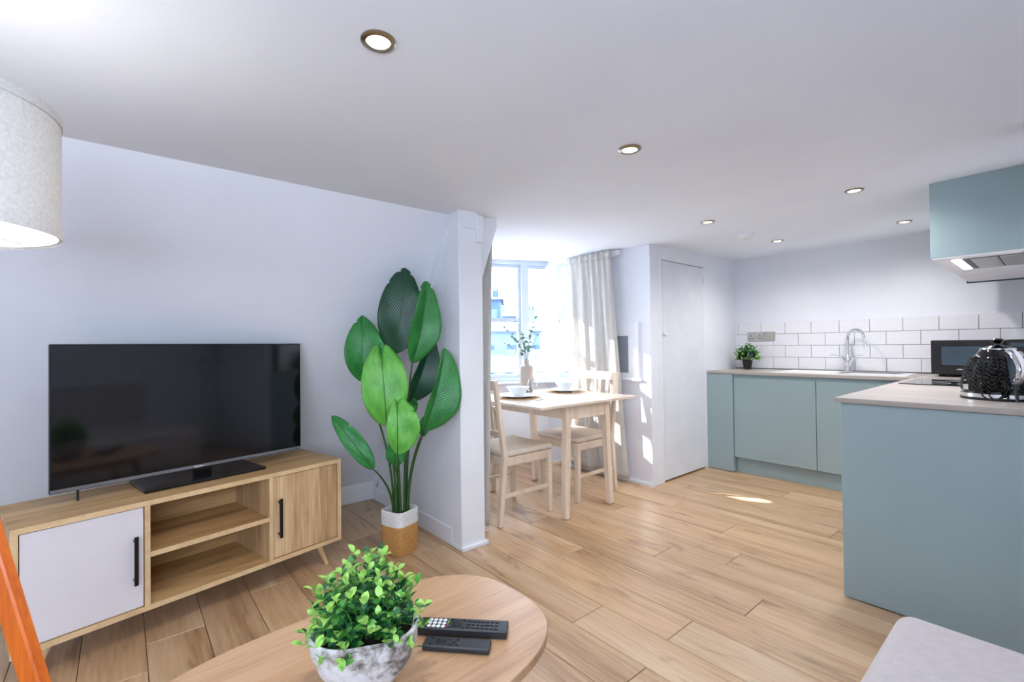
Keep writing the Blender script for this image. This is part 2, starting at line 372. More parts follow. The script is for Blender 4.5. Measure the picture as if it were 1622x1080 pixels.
pil = struct('trim_1', box(-2.285, -2.175, YP-.008, 1.607, 0, 1.93), 'gloss_white', 'square white timber post at the end of the boarded partition', bevel=0.004)
box(-2.29, -2.155, YP-0.015, 1.62, 0, 0.022).build('foot_trim', 'gloss_white', pil, bevel=0.003)
box(-2.19, -2.162, 1.472, 1.563, 1.812, 1.925).build('cap_block', 'gloss_white', pil, bevel=0.003)
box(-2.20, -2.155, 1.556, 1.606, 1.738, 1.895).build('cap_block', 'gloss_white', pil, bevel=0.003)
MB().prism([(1.605, 1.90), (1.735, 1.915), (1.735, 1.86), (1.622, 1.54), (1.605, 1.54)], -2.225, -2.20, 'x').build('bracket', 'gloss_white', pil)

# alcove window (slightly turned), in its own frame: x along glass, y outwards
WA = (-3.33, 3.30); WRZ = math.atan2(0.946, 0.326)
def window_front():
    wl = bpy.data.objects.new('window_1', None); COL.objects.link(wl); wl.location = (WA[0], WA[1], 0); wl.rotation_euler = (0, 0, WRZ)
    tag(wl, 'white timber sash window behind the dining table', None, None, 'structure')
    f = MB()
    for a, b_ in ((-1.30, -1.21), (-0.79, -0.73), (-0.32, -0.262), (0.02, 0.13)): f.box(a, b_, -0.03, 0.07, 0.80, 1.985)
    f.box(-1.30, 0.13, -0.031, 0.069, 1.935, 1.99); f.box(-1.30, 0.13, -0.02, 0.07, 0.795, 0.832)
    f.build('frame', 'frame_white', wl)
    for a, b_ in ((-1.21, -0.79), (-0.73, -0.32), (-0.262, 0.02)):
        m = MB()
        m.box(a, a+0.030, 0, 0.035, 0.832, 1.935); m.box(b_-0.030, b_, 0, 0.035, 0.832, 1.935)
        m.box(a+.03, b_-.03, 0, 0.035, 0.832, 0.866); m.box(a+.03, b_-.03, 0, 0.035, 1.905, 1.935); m.box(a+.03, b_-.03, -0.006, 0.04, 1.372, 1.408)
        s = m.build('sash', 'frame_white', wl)
        box(a+.03, b_-.03, 0.016, 0.020, 0.866, 1.372).build('pane', 'pane', s); box(a+.03, b_-.03, 0.016, 0.020, 1.408, 1.905).build('pane', 'pane', s)
        box(b_-0.05, b_-0.043, -0.012, 0.0, 1.80, 1.90).build('cord', 'steel', s)
    box(-1.30, 0.12, -0.15, -0.02, 0.778, 0.797).build('sill', 'frame_white', wl, bevel=0.004)
    ww = bpy.data.objects.new('wall_window', None); COL.objects.link(ww); ww.location = wl.location; ww.rotation_euler = wl.rotation_euler; tag(ww, 'white wall around the alcove window', None, None, 'structure')
    m = MB(); m.box(-1.95, 0.13, -0.02, 0.12, 0, 0.795); m.box(-1.95, 0.13, -0.02, 0.12, 1.99, 2.1); m.box(-1.95, -1.30, -0.02, 0.12, 0.795, 1.99)
    m.build('plaster', 'wall', ww)
    box(-1.9, 0.05, -0.034, -0.02, 0, 0.09).build('skirting', 'gloss_white', ww, bevel=0.004)
window_front()
m = MB(); m.box(-3.38, XS, YR, YR+0.1, 0, 0.83); m.box(-3.38, XS, YR, YR+0.1, 1.93, 2.08); m.box(-2.75, XS, YR, YR+0.1, 0.83, 1.93); m.box(-3.38, -3.20, YR, YR+0.1, 0.83, 1.93)
wa = struct('wall_alcove', m, 'wall', 'white side wall of the window alcove behind the curtain')
box(-3.3, XS, YR-0.012, YR, 0, 0.022).build('foot_trim', 'gloss_white', wa)
box(-2.16, XS+0.006, YR-0.012, YR+0.05, 1.86, 1.945).build('cap_block', 'gloss_white', wa, bevel=0.002)
w2 = bpy.data.objects.new('window_2', None); COL.objects.link(w2); w2.location = (-2.975, YR, 0); tag(w2, 'narrow side window of the alcove behind the curtain', None, None, 'structure')
m = MB(); m.box(-3.20, -3.165, YR, YR+.08, .83, 1.93); m.box(-2.79, -2.75, YR, YR+.08, .83, 1.93); m.box(-3.165, -2.79, YR, YR+.08, .83, .87); m.box(-3.165, -2.79, YR, YR+.08, 1.89, 1.93); m.box(-3.165, -2.79, YR+.01, YR+.06, 1.36, 1.40)
m.build('frame', 'frame_white', w2, world=True)
box(-3.165, -2.79, YR+.04, YR+.044, .87, 1.36).build('pane', 'pane', w2, world=True); box(-3.165, -2.79, YR+.04, YR+.044, 1.40, 1.89).build('pane', 'pane', w2, world=True)

# cupboard-door wall with its door
DY0, DY1, DZ = 3.43, 4.10, 1.838
m = MB(); m.box(XS-.1, XS, YR+0.1, DY0-.004, 0, 2.08); m.box(XS-.1, XS, DY1+.004, YK, 0, 2.08); m.box(XS-.1, XS, DY0-.004, DY1+.004, DZ+.006, 2.08)
struct('wall_side', m, 'wall', 'white wall holding the narrow cupboard door')
struct('door_backing', box(XS-.14, XS-.10, YR+.1, YK+.1, 0, 2.08), 'gap_shade', 'added dark backing blocking light behind the narrow door')  # unseen slab added to stop daylight leaking through the door gaps
d1 = bpy.data.objects.new('door_1', None); COL.objects.link(d1); d1.location = (XS, (DY0+DY1)/2, 0); tag(d1, 'flush white cupboard door beside the kitchen units', None, None, 'structure')
box(XS-.04, XS+.004, DY0, DY1, 0.014, DZ).build('leaf', 'door_paint', d1, world=True, bevel=.003)
box(XS-.03, XS+.004, DY0-.075, DY0-.006, 0, DZ+.0075).build('jamb', 'gloss_white', d1, world=True, bevel=.003)
box(XS-.03, XS+.004, DY0-.075, DY1+.02, DZ+.008, DZ+.065).build('head', 'gloss_white', d1, world=True, bevel=.003)
box(XS+.004, XS+.02, DY0-.01, DY0+.035, 1.215, 1.245).build('catch', 'gloss_white', d1, world=True, bevel=.003)
for zz in (1.70, 0.3): box(XS+.003, XS+.010, DY1-.01, DY1+.012, zz, zz+.05).build('hinge', 'gloss_white', d1, world=True)

# kitchen back wall and metro tiles
wb = struct('wall_back', box(XS-.14, 0.05, YK, YK+.12, 0, 2.1), 'wall', 'white kitchen wall with metro tile splashback')
box(XS, XK, YK-.004, YK, 0.88, 1.332).build('grout', 'grout', wb)
TP = 0.2138; TH = 0.1092; tm = {}
for r_ in range(4):
    z1_ = 1.334-r_*TH; z0_ = z1_-TH+.003
    x = -2.110-TP if r_ % 2 == 0 else -2.002-TP
    while x < XK-.01:
        a, b_ = max(x+.0015, XS+.001), min(x+TP-.0015, XK-.001); x += TP
        if b_-a < .012: continue
        L_ = round(b_-a, 4)
        if L_ not in tm:
            o = box(-L_/2, L_/2, -.005, .005, 0, z1_-z0_).build('tile', 'tile', wb, bevel=.0016); tm[L_] = o.data
        else:
            o = bpy.data.objects.new('tile', tm[L_]); COL.objects.link(o); o.parent = wb
        o.location = ((a+b_)/2, YK-.007, z0_)
struct('wall_kitchen', box(XK, XK+.12, 2.50, YK, 0, 2.1), 'wall', 'white wall behind the hob and extractor cabinet')
struct('wall_corner', box(XK, 1.0, 2.48, 2.60, 0, 2.05), 'wall', 'white wall beside the peninsula end panel')
RW0, RW1, RZ0, RZ1 = -1.80, -.05, .76, 1.83
m = MB(); m.box(.95, 1.05, -1.98, RW0, 0, 2.05); m.box(.95, 1.05, RW1, 2.48, 0, 2.05); m.box(.95, 1.05, RW0, RW1, 0, RZ0); m.box(.95, 1.05, RW0, RW1, RZ1, 2.05)
struct('wall_right', m, 'wall', 'white wall behind the sofa')
w3 = bpy.data.objects.new('fill_window', None); COL.objects.link(w3); w3.location = (1.0, -.9, 0); tag(w3, 'wide white window added behind the sofa as daylight fill', None, None, 'structure')  # unseen window, added to let sky light brighten the living side
m = MB(); m.box(.96, 1.03, RW0, RW0+.05, RZ0, RZ1); m.box(.96, 1.03, RW1-.05, RW1, RZ0, RZ1); m.box(.96, 1.03, -.925, -.875, RZ0, RZ1); m.box(.96, 1.03, RW0, RW1, RZ0, RZ0+.05); m.box(.96, 1.03, RW0, RW1, RZ1-.05, RZ1)
m.build('frame', 'gloss_white', w3, world=True)
for a, b_ in ((RW0+.05, -.925), (-.875, RW1-.05)): box(.99, .994, a, b_, RZ0+.05, RZ1-.05).build('pane', 'pane', w3, world=True)
struct('wall_rear', box(-3.6, 1.0, -2.0, -1.9, 0, 2.05), 'wall', 'white wall behind the camera')
def room_door(name, x0, x1, y0, y1, hx, hy, axis, label):
    d = bpy.data.objects.new(name, None); COL.objects.link(d); d.location = ((x0+x1)/2, (y0+y1)/2, 0); tag(d, label, None, None, 'structure')
    box(x0, x1, y0, y1, 0.01, 1.86).build('leaf', 'door_paint', d, world=True, bevel=.003)
    hb = MB().tube([(hx, hy, 1.0), (hx-(0.05 if axis == 'x' else 0), hy-(0.05 if axis == 'y' else 0), 1.0), (hx-(0.05 if axis == 'x' else .11), hy-(0.05 if axis == 'y' else .11), 1.0)], .009)
    hb.build('handle', 'black_metal', d, world=True)
room_door('door_2', .925, .95, 1.72, 2.42, .925, 2.36, 'x', 'white room door in the wall behind the sofa')
room_door('door_3', .08, .78, 2.455, 2.48, .72, 2.455, 'y', 'white room door beside the peninsula')

# ================================================================ KITCHEN
WT, WB_ = 0.892, 0.870
YF = 4.16
# base units along the back wall
t = thing('end_panel', 'narrow sage green filler panel beside the cupboard door', 'panel', (-2.02, 4.3, 0))
box(XS+.002, -1.905, YF-.012, YF+.02, 0.004, .866).build('face', 'sage', t, world=True, bevel=.0015)
box(-1.923, -1.905, YF+.02, YF+.12, 0.004, .80).build('return', 'sage', t, world=True)
def unit(x0, x1, label, name='base_cabinet', ct=.868):
    t = thing(name, label, 'cabinet', ((x0+x1)/2, 4.45, 0), group='sage green base units')
    box(x0+.001, x1-.001, YF+.022, YK-.03, .14, ct).build('carcass', 'sage_dark', t, world=True)
    box(x0+.002, x1-.002, YF, YF+.019, .138, .836).build('door', 'sage', t, world=True, bevel=.0015)
    box(x0+.001, x1-.001, YF+.012, YF+.022, .836, .868).build('handle_rail', 'sage_dark', t, world=True)
    return t
unit(-1.902, -1.262, 'wide sage green door unit left of the sink')
unit(-1.262, -0.70, 'sage green door unit under the sink beside the peninsula', ct=.70)
o = box(-1.90, -.66, YF+.055, YF+.072, 0, .137).build('plinth', 'sage', None); tag(o, 'sage green plinth along the floor under the base units', 'plinth')
# peninsula
t = thing('peninsula_cabinet', 'sage green peninsula unit with tall plain end panel', 'cabinet', (-.35, 3.3, 0))
box(-.655, XK-.002, 2.478, 2.498, .006, .868).build('end_panel', 'sage', t, world=True, bevel=.0015)
box(-.63, XK-.002, 2.50, YF-.02, .14, .868).build('carcass', 'sage_dark', t, world=True)
for a, b_ in ((2.502, 3.05), (3.054, 3.60), (3.604, 4.13)): box(-.65, -.631, a, b_, .14, .836).build('door', 'sage', t, world=True, bevel=.0015)
box(-.60, -.585, 2.50, YF+.05, .004, .139).build('plinth', 'sage', t, world=True)
# worktops
t = thing('worktop', 'pale wood-effect worktop along the tiled wall with inset sink', 'worktop', (-1.4, 4.45, WB_))
SX0, SX1, SY0, SY1 = -1.60, -.735, 4.255, 4.66
m = MB(); m.box(XS+.002, SX0, 4.145, YK-.012, WB_, WT); m.box(SX0, SX1, 4.145, SY0, WB_, WT); m.box(SX0, SX1, SY1, YK-.012, WB_, WT); m.box(SX1, -.682, 4.145, YK-.012, WB_, WT)
m.build('slab', 'worktop', t, world=True)
box(-.682, -.676, 4.145, YK-.012, WB_, WT+.0015).build('joint_strip', 'nickel', t, world=True)
t = thing('peninsula_worktop', 'pale wood-effect worktop on the peninsula under the kettle', 'worktop', (-.36, 3.6, WB_))
box(-.676, XK-.002, 2.466, YK-.012, WB_, WT).build('slab', 'worktop', t, world=True, bevel=.0012)
# sink
t = thing('kitchen_sink', 'white inset sink with drainer below the swan-neck tap', 'sink', (-1.17, 4.46, WT))
def sink():
    m = MB(); zr = WT+.005; b0, b1 = -1.16, -.80; y0, y1 = SY0+.04, SY1-.05
    m.box(SX0-.01, b0, SY0-.01, SY1+.01, WT-.002, zr); m.box(b1, SX1+.01, SY0-.01, SY1+.01, WT-.002, zr); m.box(b0, b1, SY0-.01, y0, WT-.002, zr); m.box(b0, b1, y1, SY1+.01, WT-.002, zr)
    m.build('rim', 'ceramic', t, world=True)
    g = MB(); g.box(b0-.005, b0, y0-.005, y1+.005, WT-.15, WT+.004); g.box(b1, b1+.005, y0-.005, y1+.005, WT-.15, WT+.004); g.box(b0, b1, y0-.005, y0, WT-.15, WT+.004); g.box(b0, b1, y1, y1+.005, WT-.15, WT+.004); g.box(b0, b1, y0, y1, WT-.155, WT-.15)
    bw = g.build('bowl', 'ceramic', t, world=True)
    MB().lathe([(0, 0), (.035, 0), (.035, .003), (0, .004)], ((b0+b1)/2, (y0+y1)/2, WT-.15), 20).build('drain', 'steel', bw, world=True)
    for k in range(7):
        yy = SY0+.06+k*.045; box(-1.56, -1.22, yy, yy+.012, zr-.001, zr+.004).build('drainer_rib', 'ceramic', t, world=True, bevel=.002)
sink()
# tap
t = thing('mixer_tap', 'chrome swan-neck mixer tap with two lever handles', 'tap', (-1.184, 4.70, WT))
X0, Y0 = -1.184, 4.70
MB().lathe([(0, 0), (.026, 0), (.026, .006), (.016, .012), (.013, .035), (.018, .06), (.024, .10), (.020, .125), (.013, .135), (0, .136)], (X0, Y0, WT), 24).build('body', 'chrome', t, world=True, smooth=True)
pts = [(X0, Y0, WT+.12), (X0, Y0, WT+.27)]
for k in range(1, 15):
    a = math.pi*k/15*1.08; pts.append((X0+.068*(1-math.cos(a)), Y0-.045*(1-math.cos(a)), WT+.27+.085*math.sin(a)))
pts.append((pts[-1][0]+.006, pts[-1][1]-.004, pts[-1][2]-.03))
MB().tube(pts, .0105, 14).build('spout', 'chrome', t, world=True, smooth=True)
MB().tube([pts[-1], (pts[-1][0]+.005, pts[-1][1]-.003, pts[-1][2]-.03)], .0125, 14).build('aerator', 'chrome', t, world=True, smooth=True)
for s in (-1, 1):
    a = MB().tube([(X0+s*.008, Y0-.004*s, WT+.05), (X0+s*.045, Y0-.01, WT+.125)], .012, 12, r1=.014).build('valve_arm', 'chrome', t, world=True, smooth=True)
    MB().tube([(X0+s*.043, Y0-.01, WT+.124), (X0+s*.085, Y0-.03, WT+.140), (X0+s*.115, Y0-.045, WT+.140)], .0045, 8).build('lever', 'chrome', a, world=True, smooth=True)
# hob
t = thing('induction_hob', 'black glass hob set into the peninsula worktop', 'hob', (-.36, 3.78, WT))
box(-.635, -.105, 3.50, 4.02, WT, WT+.005).build('glass_top', 'black_gloss', t, world=True, bevel=.0015)
for hx, hy, r_ in ((-.50, 3.64, .075), (-.50, 3.88, .09), (-.24, 3.64, .09), (-.24, 3.88, .075)):
    MB().lathe([(r_-.003, 0), (r_, 0), (r_, .0006), (r_-.003, .0006)], (hx, hy, WT+.005), 36, closed=True).build('zone_ring', 'button_white', t, world=True)
# sockets
t = thing('double_socket', 'brushed steel double wall socket on the tiles', 'socket', (-1.945, YK-.012, 1.158))
box(-2.022, -1.867, YK-.020, YK-.012, 1.160, 1.250).build('plate', 'steel', t, world=True, bevel=.002)
for cx in (-1.985, -1.905):
    for dx, dz, w_, h_ in ((0, .018, .004, .008), (-.011, -.008, .008, .004), (.011, -.008, .008, .004)):
        box(cx+dx-w_/2-.002, cx+dx+w_/2+.002, YK-.0212, YK-.0198, 1.195+dz-h_/2-.002, 1.195+dz+h_/2+.002).build('pin_hole', 'button_dark', t, world=True)
    box(cx+.02, cx+.032, YK-.0245, YK-.0198, 1.222, 1.240).build('switch', 'steel', t, world=True, bevel=.001)
t = thing('fused_switch', 'brushed steel switch plate beside the double socket', 'switch', (-1.815, YK-.012, 1.158))
box(-1.862, -1.768, YK-.020, YK-.012, 1.162, 1.250).build('plate', 'steel', t, world=True, bevel=.002)
box(-1.840, -1.822, YK-.0245, YK-.0198, 1.190, 1.222).build('rocker', 'vase_tan', t, world=True, bevel=.001)
box(-1.805, -1.782, YK-.0225, YK-.0198, 1.198, 1.214).build('fuse_cover', 'steel', t, world=True, bevel=.001)
# microwave
t = thing('microwave', 'black microwave oven against the tiled corner', 'microwave', (-.36, 4.5, WT))
MX0, MX1, MY = -.612, -.13, 4.38
box(MX0+.004, MX1, MY+.03, YK-.02, WT+.022, 1.142).build('casing', 'black_plastic', t, world=True, bevel=.006)
d = box(MX0, MX1-.12, MY, MY+.03, WT+.018, 1.147).build('door', 'black_plastic', t, world=True, bevel=.006, seg=2)
box(-.556, -.36, MY-.001, MY+.002, .975, 1.103).build('window', 'mw_glass', d, world=True)
lg = MB()
for k in range(9): lg.box(-.480+k*.0052, -.480+k*.0052+.0042, MY-.0012, MY, .943, .948+(.003 if k in (2, 3, 8) else 0))
lg.build('badge', 'button_white', d, world=True)
cp = box(MX1-.118, MX1, MY, MY+.03, WT+.018, 1.147).build('control_panel', 'black_plastic', t, world=True, bevel=.006, seg=2)
box(MX1-.10, MX1-.02, MY-.001, MY+.001, 1.10, 1.125).build('display', 'mw_glass', cp, world=True)
for k in range(2): MB().tube([((MX1-.06), MY+.002, 1.05-k*.075), ((MX1-.06), MY-.018, 1.05-k*.075)], .022, 20).build('dial', 'steel', cp, world=True, smooth=True)
for fx in (MX0+.05, MX1-.05):
    for fy in (MY+.05, YK-.06): MB().lathe([(.016, 0), (.018, .022)], (fx, fy, WT), 12).build('foot', 'black_plastic', t, world=True)
# kettle
KX, KY = -.185, 2.86
t = thing('kettle', 'black kettle with chevron embossed body and chrome handle', 'kettle', (KX, KY, WT))
def kettle():
    MB().lathe([(0, 0), (.118, 0), (.120, .006), (.120, .010), (0, .010)], (0, 0, 0), 48).build('power_base', 'black_plastic', t, smooth=True)
    MB().lathe([(.112, .010), (.119, .011), (.119, .026), (.112, .027), (0, .027)], (0, 0, 0), 48).build('chrome_band', 'chrome', t, smooth=True)
    H = .185
    def rad(v):
        return .113*(1-.56*v**2.7)
    m = MB(); nu, nv = 240, 100; vs = []; fs = []
    for j in range(nv+1):
        v = j/nv
        for i in range(nu):
            u = i/nu; r_ = rad(v)
            c = u*15; tri = abs((c % 1)-.5)*2
            p = (v*11+tri*1.1) % 1
            h = (p/.8 if p < .8 else (1-p)/.2); edge = min(1, (0.5-abs((c % .5)/.5-.5))*9)
            amp = .0052*h*(.25+.75*edge)*(1 if .05 < v < .84 else 0)
            a = 2*math.pi*u; vs.append(((r_+amp)*math.cos(a), (r_+amp)*math.sin(a), .027+v*H))
    for j in range(nv):
        for i in range(nu): fs.append((j*nu+i, j*nu+(i+1) % nu, (j+1)*nu+(i+1) % nu, (j+1)*nu+i))
    fs.append(tuple(nv*nu+k for k in range(nu)))
    m.add(vs, fs); m.build('body', 'kettle_black', t)
    rt = rad(1.0)
    MB().lathe([(rt+.003, .205), (rt+.004, .215), (rt-.012, .222), (.02, .228), (0, .229)], (0, 0, 0), 40).build('lid', 'kettle_black', t, smooth=True)
    MB().lathe([(rt+.002, .209), (rt+.0055, .211), (rt+.0055, .214), (rt+.002, .216)], (0, 0, 0), 48, closed=True).build('lid_ring', 'chrome', t, smooth=True)
    k = MB().lathe([(.010, .227), (.009, .236), (.019, .246), (.021, .252), (.012, .257), (0, .258)], (0, 0, 0), 24).build('knob', 'black_gloss', t, smooth=True)
    # handle towards the viewer and the right
    hd = Vector((.45, -.893, 0)).normalized()
    pts = []
    for i in range(15):
        s = i/14; r_ = .088+.078*math.sin(math.pi*s)**.75; pts.append(hd*r_+Vector((0, 0, .205-.150*s)))
    side = Vector((-hd.y, hd.x, 0)); hm = MB(); vs = []; fs = []
    for i, p in enumerate(pts):
        tg = (pts[min(i+1, 14)]-pts[max(i-1, 0)]).normalized(); nn = tg.cross(side)
        for k in range(12): a = 2*math.pi*k/12; vs.append(p+side*(.017*math.cos(a))+nn*(.009*math.sin(a)))
    for i in range(14):
        for k in range(12): fs.append((i*12+k, i*12+(k+1) % 12, (i+1)*12+(k+1) % 12, (i+1)*12+k))
    fs += [tuple(range(11, -1, -1)), tuple(14*12+k for k in range(12))]
    hm.add(vs, fs); hm.build('handle', 'chrome', t, smooth=True)
    MB().bar(hd*.094+Vector((0, 0, .195)), hd*.118+Vector((0, 0, .05)), .026, .005, side).build('water_gauge', 'mw_glass', t)
    sp = Vector((-.893, .45, 0)); sp = -hd
    MB().bar(sp*.075+Vector((0, 0, .165)), sp*.118+Vector((0, 0, .205)), .05, .02, side, w1=.028, d1=.012).build('spout', 'chrome', t, smooth=True)
    b = Vector((-.80, -.60, 0)).normalized(); sb = Vector((-b.y, b.x, 0))
    MB().bar(b*.111+Vector((0, 0, .040)), b*.111+Vector((0, 0, .062)), .032, .014, sb).build('badge', 'steel', t)
kettle()
t = thing('power_cable', 'black looped power cable lying in front of the kettle', 'cable', (KX-.01, KY-.15, WT))
pts = []
for i in range(46):
    a = i/45*2*math.pi*2.15; r_ = .040+.006*math.sin(a*1.7)
    pts.append((KX-.005+r_*math.cos(a)*1.0, KY-.150-.012*math.sin(a*.5)+.0008*i, WT+.049+r_*math.sin(a)*.95))
MB().tube(pts, .0033, 8).build('coil', 'black_gloss', t, world=True, smooth=True)
MB().tube([(KX+.055, KY-.155, WT+.075), (KX+.060, KY-.160, WT+.02), (KX+.062, KY-.165, WT+.004)], .006, 10).build('strap', 'black_gloss', t, world=True, smooth=True)
# extractor wall cabinet
HX, HY0, HY1, HZ = -.434, 3.152, 4.55, 1.56
t = thing('extractor_cabinet', 'sage green wall cabinet with built-in extractor fan above the hob', 'cabinet', (-.24, 3.85, HZ))
box(HX+.02, XK-.002, HY0+.018, HY1, HZ+.006, 1.94).build('carcass', 'sage', t, world=True, bevel=.0012)
box(HX, XK-.002, HY0, HY0+.017, HZ, 1.943).build('end_panel', 'sage', t, world=True, bevel=.001)
for a, b_ in ((HY0+.019, 3.848), (3.852, HY1)): box(HX, HX+.019, a, b_, HZ+.004, 1.94).build('door', 'sage', t, world=True, bevel=.0012)
h = box(HX+.004, XK-.004, HY0+.002, HY1-.004, HZ-.008, HZ+.006).build('extractor_tray', 'plastic_white', t, world=True, bevel=.003)
box(HX+.068, HX+.10, HY0+.09, HY0+.545, HZ-.0105, HZ-.007).build('light_strip', 'led_glow', h, world=True)
box(HX+.108, XK-.03, HY0+.085, HY0+.55, HZ-.0095, HZ-.007).build('recess', 'black_plastic', h, world=True)
for a, b_ in ((HX+.135, -.205), (-.198, XK-.045)): box(a, b_, HY0+.10, HY0+.535, HZ-.014, HZ-.008).build('filter', 'steel', h, world=True, bevel=.002)
box(HX-.004, XK-.01, HY1-.012, HY1+.010, HZ-.016, HZ+.004).build('lip', 'mw_glass', h, world=True, bevel=.002)
ld = bpy.data.lights.new('extractor_light', 'AREA'); ld.shape = 'RECTANGLE'; ld.size = .03; ld.size_y = .42; ld.energy = .5; ld.color = (1, .95, .97)
lo_ = bpy.data.objects.new('extractor_light', ld); COL.objects.link(lo_); lo_.location = (HX+.084, HY0+.32, HZ-.02); 

# small leafy plants -----------------------------------------------------
def small_leaf(name, mat, L_=.02, W_=.013):
    m = MB()
    def fn(u, v):
        wv = W_/2*(math.sin(math.pi*min(1, u*1.02))**.7 if 0 < u < 1 else 0); tt = (v-.5)*2
        return Vector((u*L_, tt*wv, .12*L_*math.sin(u*math.pi)+.18*abs(tt)*wv))
    m.grid(fn, 5, 2); m.uv = None
    o = m.build(name, mat, None, smooth=True); me = o.data; bpy.data.objects.remove(o); return me
def sprigs(root, base, spread, height, count, leaf_meshes, lsize, maxleaf, seed, per=8, low=.30, drop=.10):
    rnd = random.Random(seed); tot = 0; extra = []
    base = Vector(base)
    for s in range(count):
        az = s*2.39996+rnd.uniform(-.3, .3); ct = 1-(s+.5)/count*(1+drop); sn = math.sqrt(max(0, 1-ct*ct)); j = rnd.uniform(.82, 1.10)
        tip = base+Vector((math.cos(az)*spread[0]*sn*j, math.sin(az)*spread[1]*sn*j, height*ct*j if ct > 0 else height*.25*ct))
        b0 = base+Vector((math.cos(az)*spread[0]*.25*sn, math.sin(az)*spread[1]*.25*sn, 0)); mid = b0.lerp(tip, .5)+Vector((0, 0, height*.10))
        st = [b0, b0.lerp(mid, .5), mid, mid.lerp(tip, .5), tip]
        MB().tube(st, .0012, 5, r1=.0007).build('stem', 'leaf_mid', root, world=True, smooth=True)
        for k in range(per):
            f = low+(1-low)*(k//2+1)/((per+1)//2); i = min(3, int(f*4)); p = st[i].lerp(st[i+1], min(1, f*4-i)) if f < 1 else st[4]
            a = az+(k//2)*1.57+(k % 2)*math.pi+rnd.uniform(-.4, .4); top = f > .8
            mt = Matrix.Translation(p) @ Matrix.Rotation(a, 4, 'Z') @ Matrix.Rotation(-rnd.uniform(.15, .95 if not top else 1.2), 4, 'Y') @ Matrix.Rotation(rnd.uniform(-.4, .4), 4, 'X') @ Matrix.Scale(lsize*rnd.uniform(.75, 1.15), 4)
            me = leaf_meshes[0] if top and rnd.random() < .8 else (leaf_meshes[1] if rnd.random() < .45 else leaf_meshes[2])
            if tot < maxleaf:
                o = bpy.data.objects.new('leaf', me); COL.objects.link(o); o.parent = root; o.matrix_local = rootinv(root) @ mt
            else: extra.append((me, mt))
            tot += 1
    if extra:
        for mi_, me in enumerate(leaf_meshes):
            m = MB()
            for (e, mt) in extra:
                if e is me: m.add([mt @ v.co for v in e.vertices], [tuple(p.vertices) for p in e.polygons])
            if m.v: m.build('inner_leaves', ('leaf_tip', 'leaf_mid', 'leaf_deep')[mi_], root, world=True, smooth=True, kind='stuff')
LEAVES = [small_leaf('leaf_tip_mesh', 'leaf_tip'), small_leaf('leaf_mid_mesh', 'leaf_mid'), small_leaf('leaf_deep_mesh', 'leaf_deep')]
HB = (-1.965, 4.60)
t = thing('potted_herb', 'small leafy green plant in a black pot on the worktop corner', 'plant', (HB[0], HB[1], WT))
MB().lathe([(0, 0), (.033, 0), (.044, .085), (.047, .086), (.047, .094), (.041, .094), (.039, .080), (0, .080)], (0, 0, 0), 24).build('pot', 'pot_black', t, smooth=True)
MB().lathe([(0, .083), (.039, .083)], (0, 0, 0), 16).build('soil', 'soil', t)
sprigs(t, (HB[0], HB[1], WT+.085), (.115, .10), .150, 44, LEAVES[1:]+[LEAVES[2]], 1.55, 200, 5, per=9)

# ================================================================ CEILING FITTINGS
LIGHTS = [(-1.09, .49, 'nearest brass-rimmed downlight above the television side'), (-1.083, 1.52, 'downlight in the middle of the ceiling in front of the post'), (-1.49, 2.93, 'downlight between the alcove and the smoke alarm'),
          (-.70, 2.945, 'downlight just in front of the extractor cabinet'), (-1.48, 4.05, 'downlight nearest the sockets in front of the tiled wall'), (-.70, 4.13, 'downlight beside the extractor cabinet near the kitchen wall')]
def downlight(x, y, label):
    z = cz(x, y); t = thing('downlight', label, 'downlight', (x, y, z), group='recessed ceiling downlights')
    MB().lathe([(.043, .001), (.0435, -.003), (.040, -.006), (.031, -.007), (.028, -.004), (.028, .001)], (0, 0, 0), 36, closed=True).build('bezel', 'nickel', t, smooth=True)
    MB().lathe([(0, -.0035), (.028, -.0035)], (0, 0, 0), 28).build('lens', 'lens_glow', t)
    l = bpy.data.lights.new('downlight_beam', 'SPOT'); l.energy = DOWNLIGHT_W; l.spot_size = R(165); l.spot_blend = 1.0; l.shadow_soft_size = .03; l.color = (1.0, .985, .965)
    o = bpy.data.objects.new('downlight_beam', l); COL.objects.link(o); o.parent = t; o.location = (0, 0, -.025)
for a in LIGHTS: downlight(*a)
z = cz(-1.52, 3.56); t = thing('smoke_alarm', 'round white smoke alarm on the kitchen ceiling', 'alarm', (-1.52, 3.56, z))
MB().lathe([(.058, .002), (.058, -.012), (.052, -.016), (.050, -.030), (.040, -.036), (0, -.037)], (0, 0, 0), 32).build('body', 'plastic_white', t, smooth=True)
MB().lathe([(0, -.040), (.012, -.040), (.013, -.036)], (0, 0, 0), 16).build('test_button', 'plastic_white', t, smooth=True)

# ================================================================ TV CONSOLE AND TELEVISION
CF = (-2.243, -.287); CRZ = math.atan2(.978, -.208)      # local x along the front, local +y towards the wall
CW, CD, CZ0, CZ1 = 1.203, .392, .122, .55
t = thing('tv_console', 'light oak media console with one white door and open shelves', 'console', (CF[0], CF[1], 0), CRZ)
T = .020
box(0, CW, 0, CD, CZ1-T, CZ1).build('top', 'oak_x', t, bevel=.001)
box(0, CW, 0, CD, CZ0, CZ0+T).build('base', 'oak_x', t, bevel=.001)
for a in (0, CW-T): box(a, a+T, 0, CD, CZ0+T, CZ1-T).build('side_panel', 'oak_z', t)
for a in (.360, .833): box(a, a+T*.9, .002, CD-.01, CZ0+T, CZ1-T).build('divider', 'oak_z', t)
box(T, CW-T, CD-.012, CD-.004, CZ0+T, CZ1-T).build('back_panel', 'oak_x', t)
box(.378, .833, .006, CD-.012, .325, .345).build('shelf', 'oak_x', t, bevel=.001)
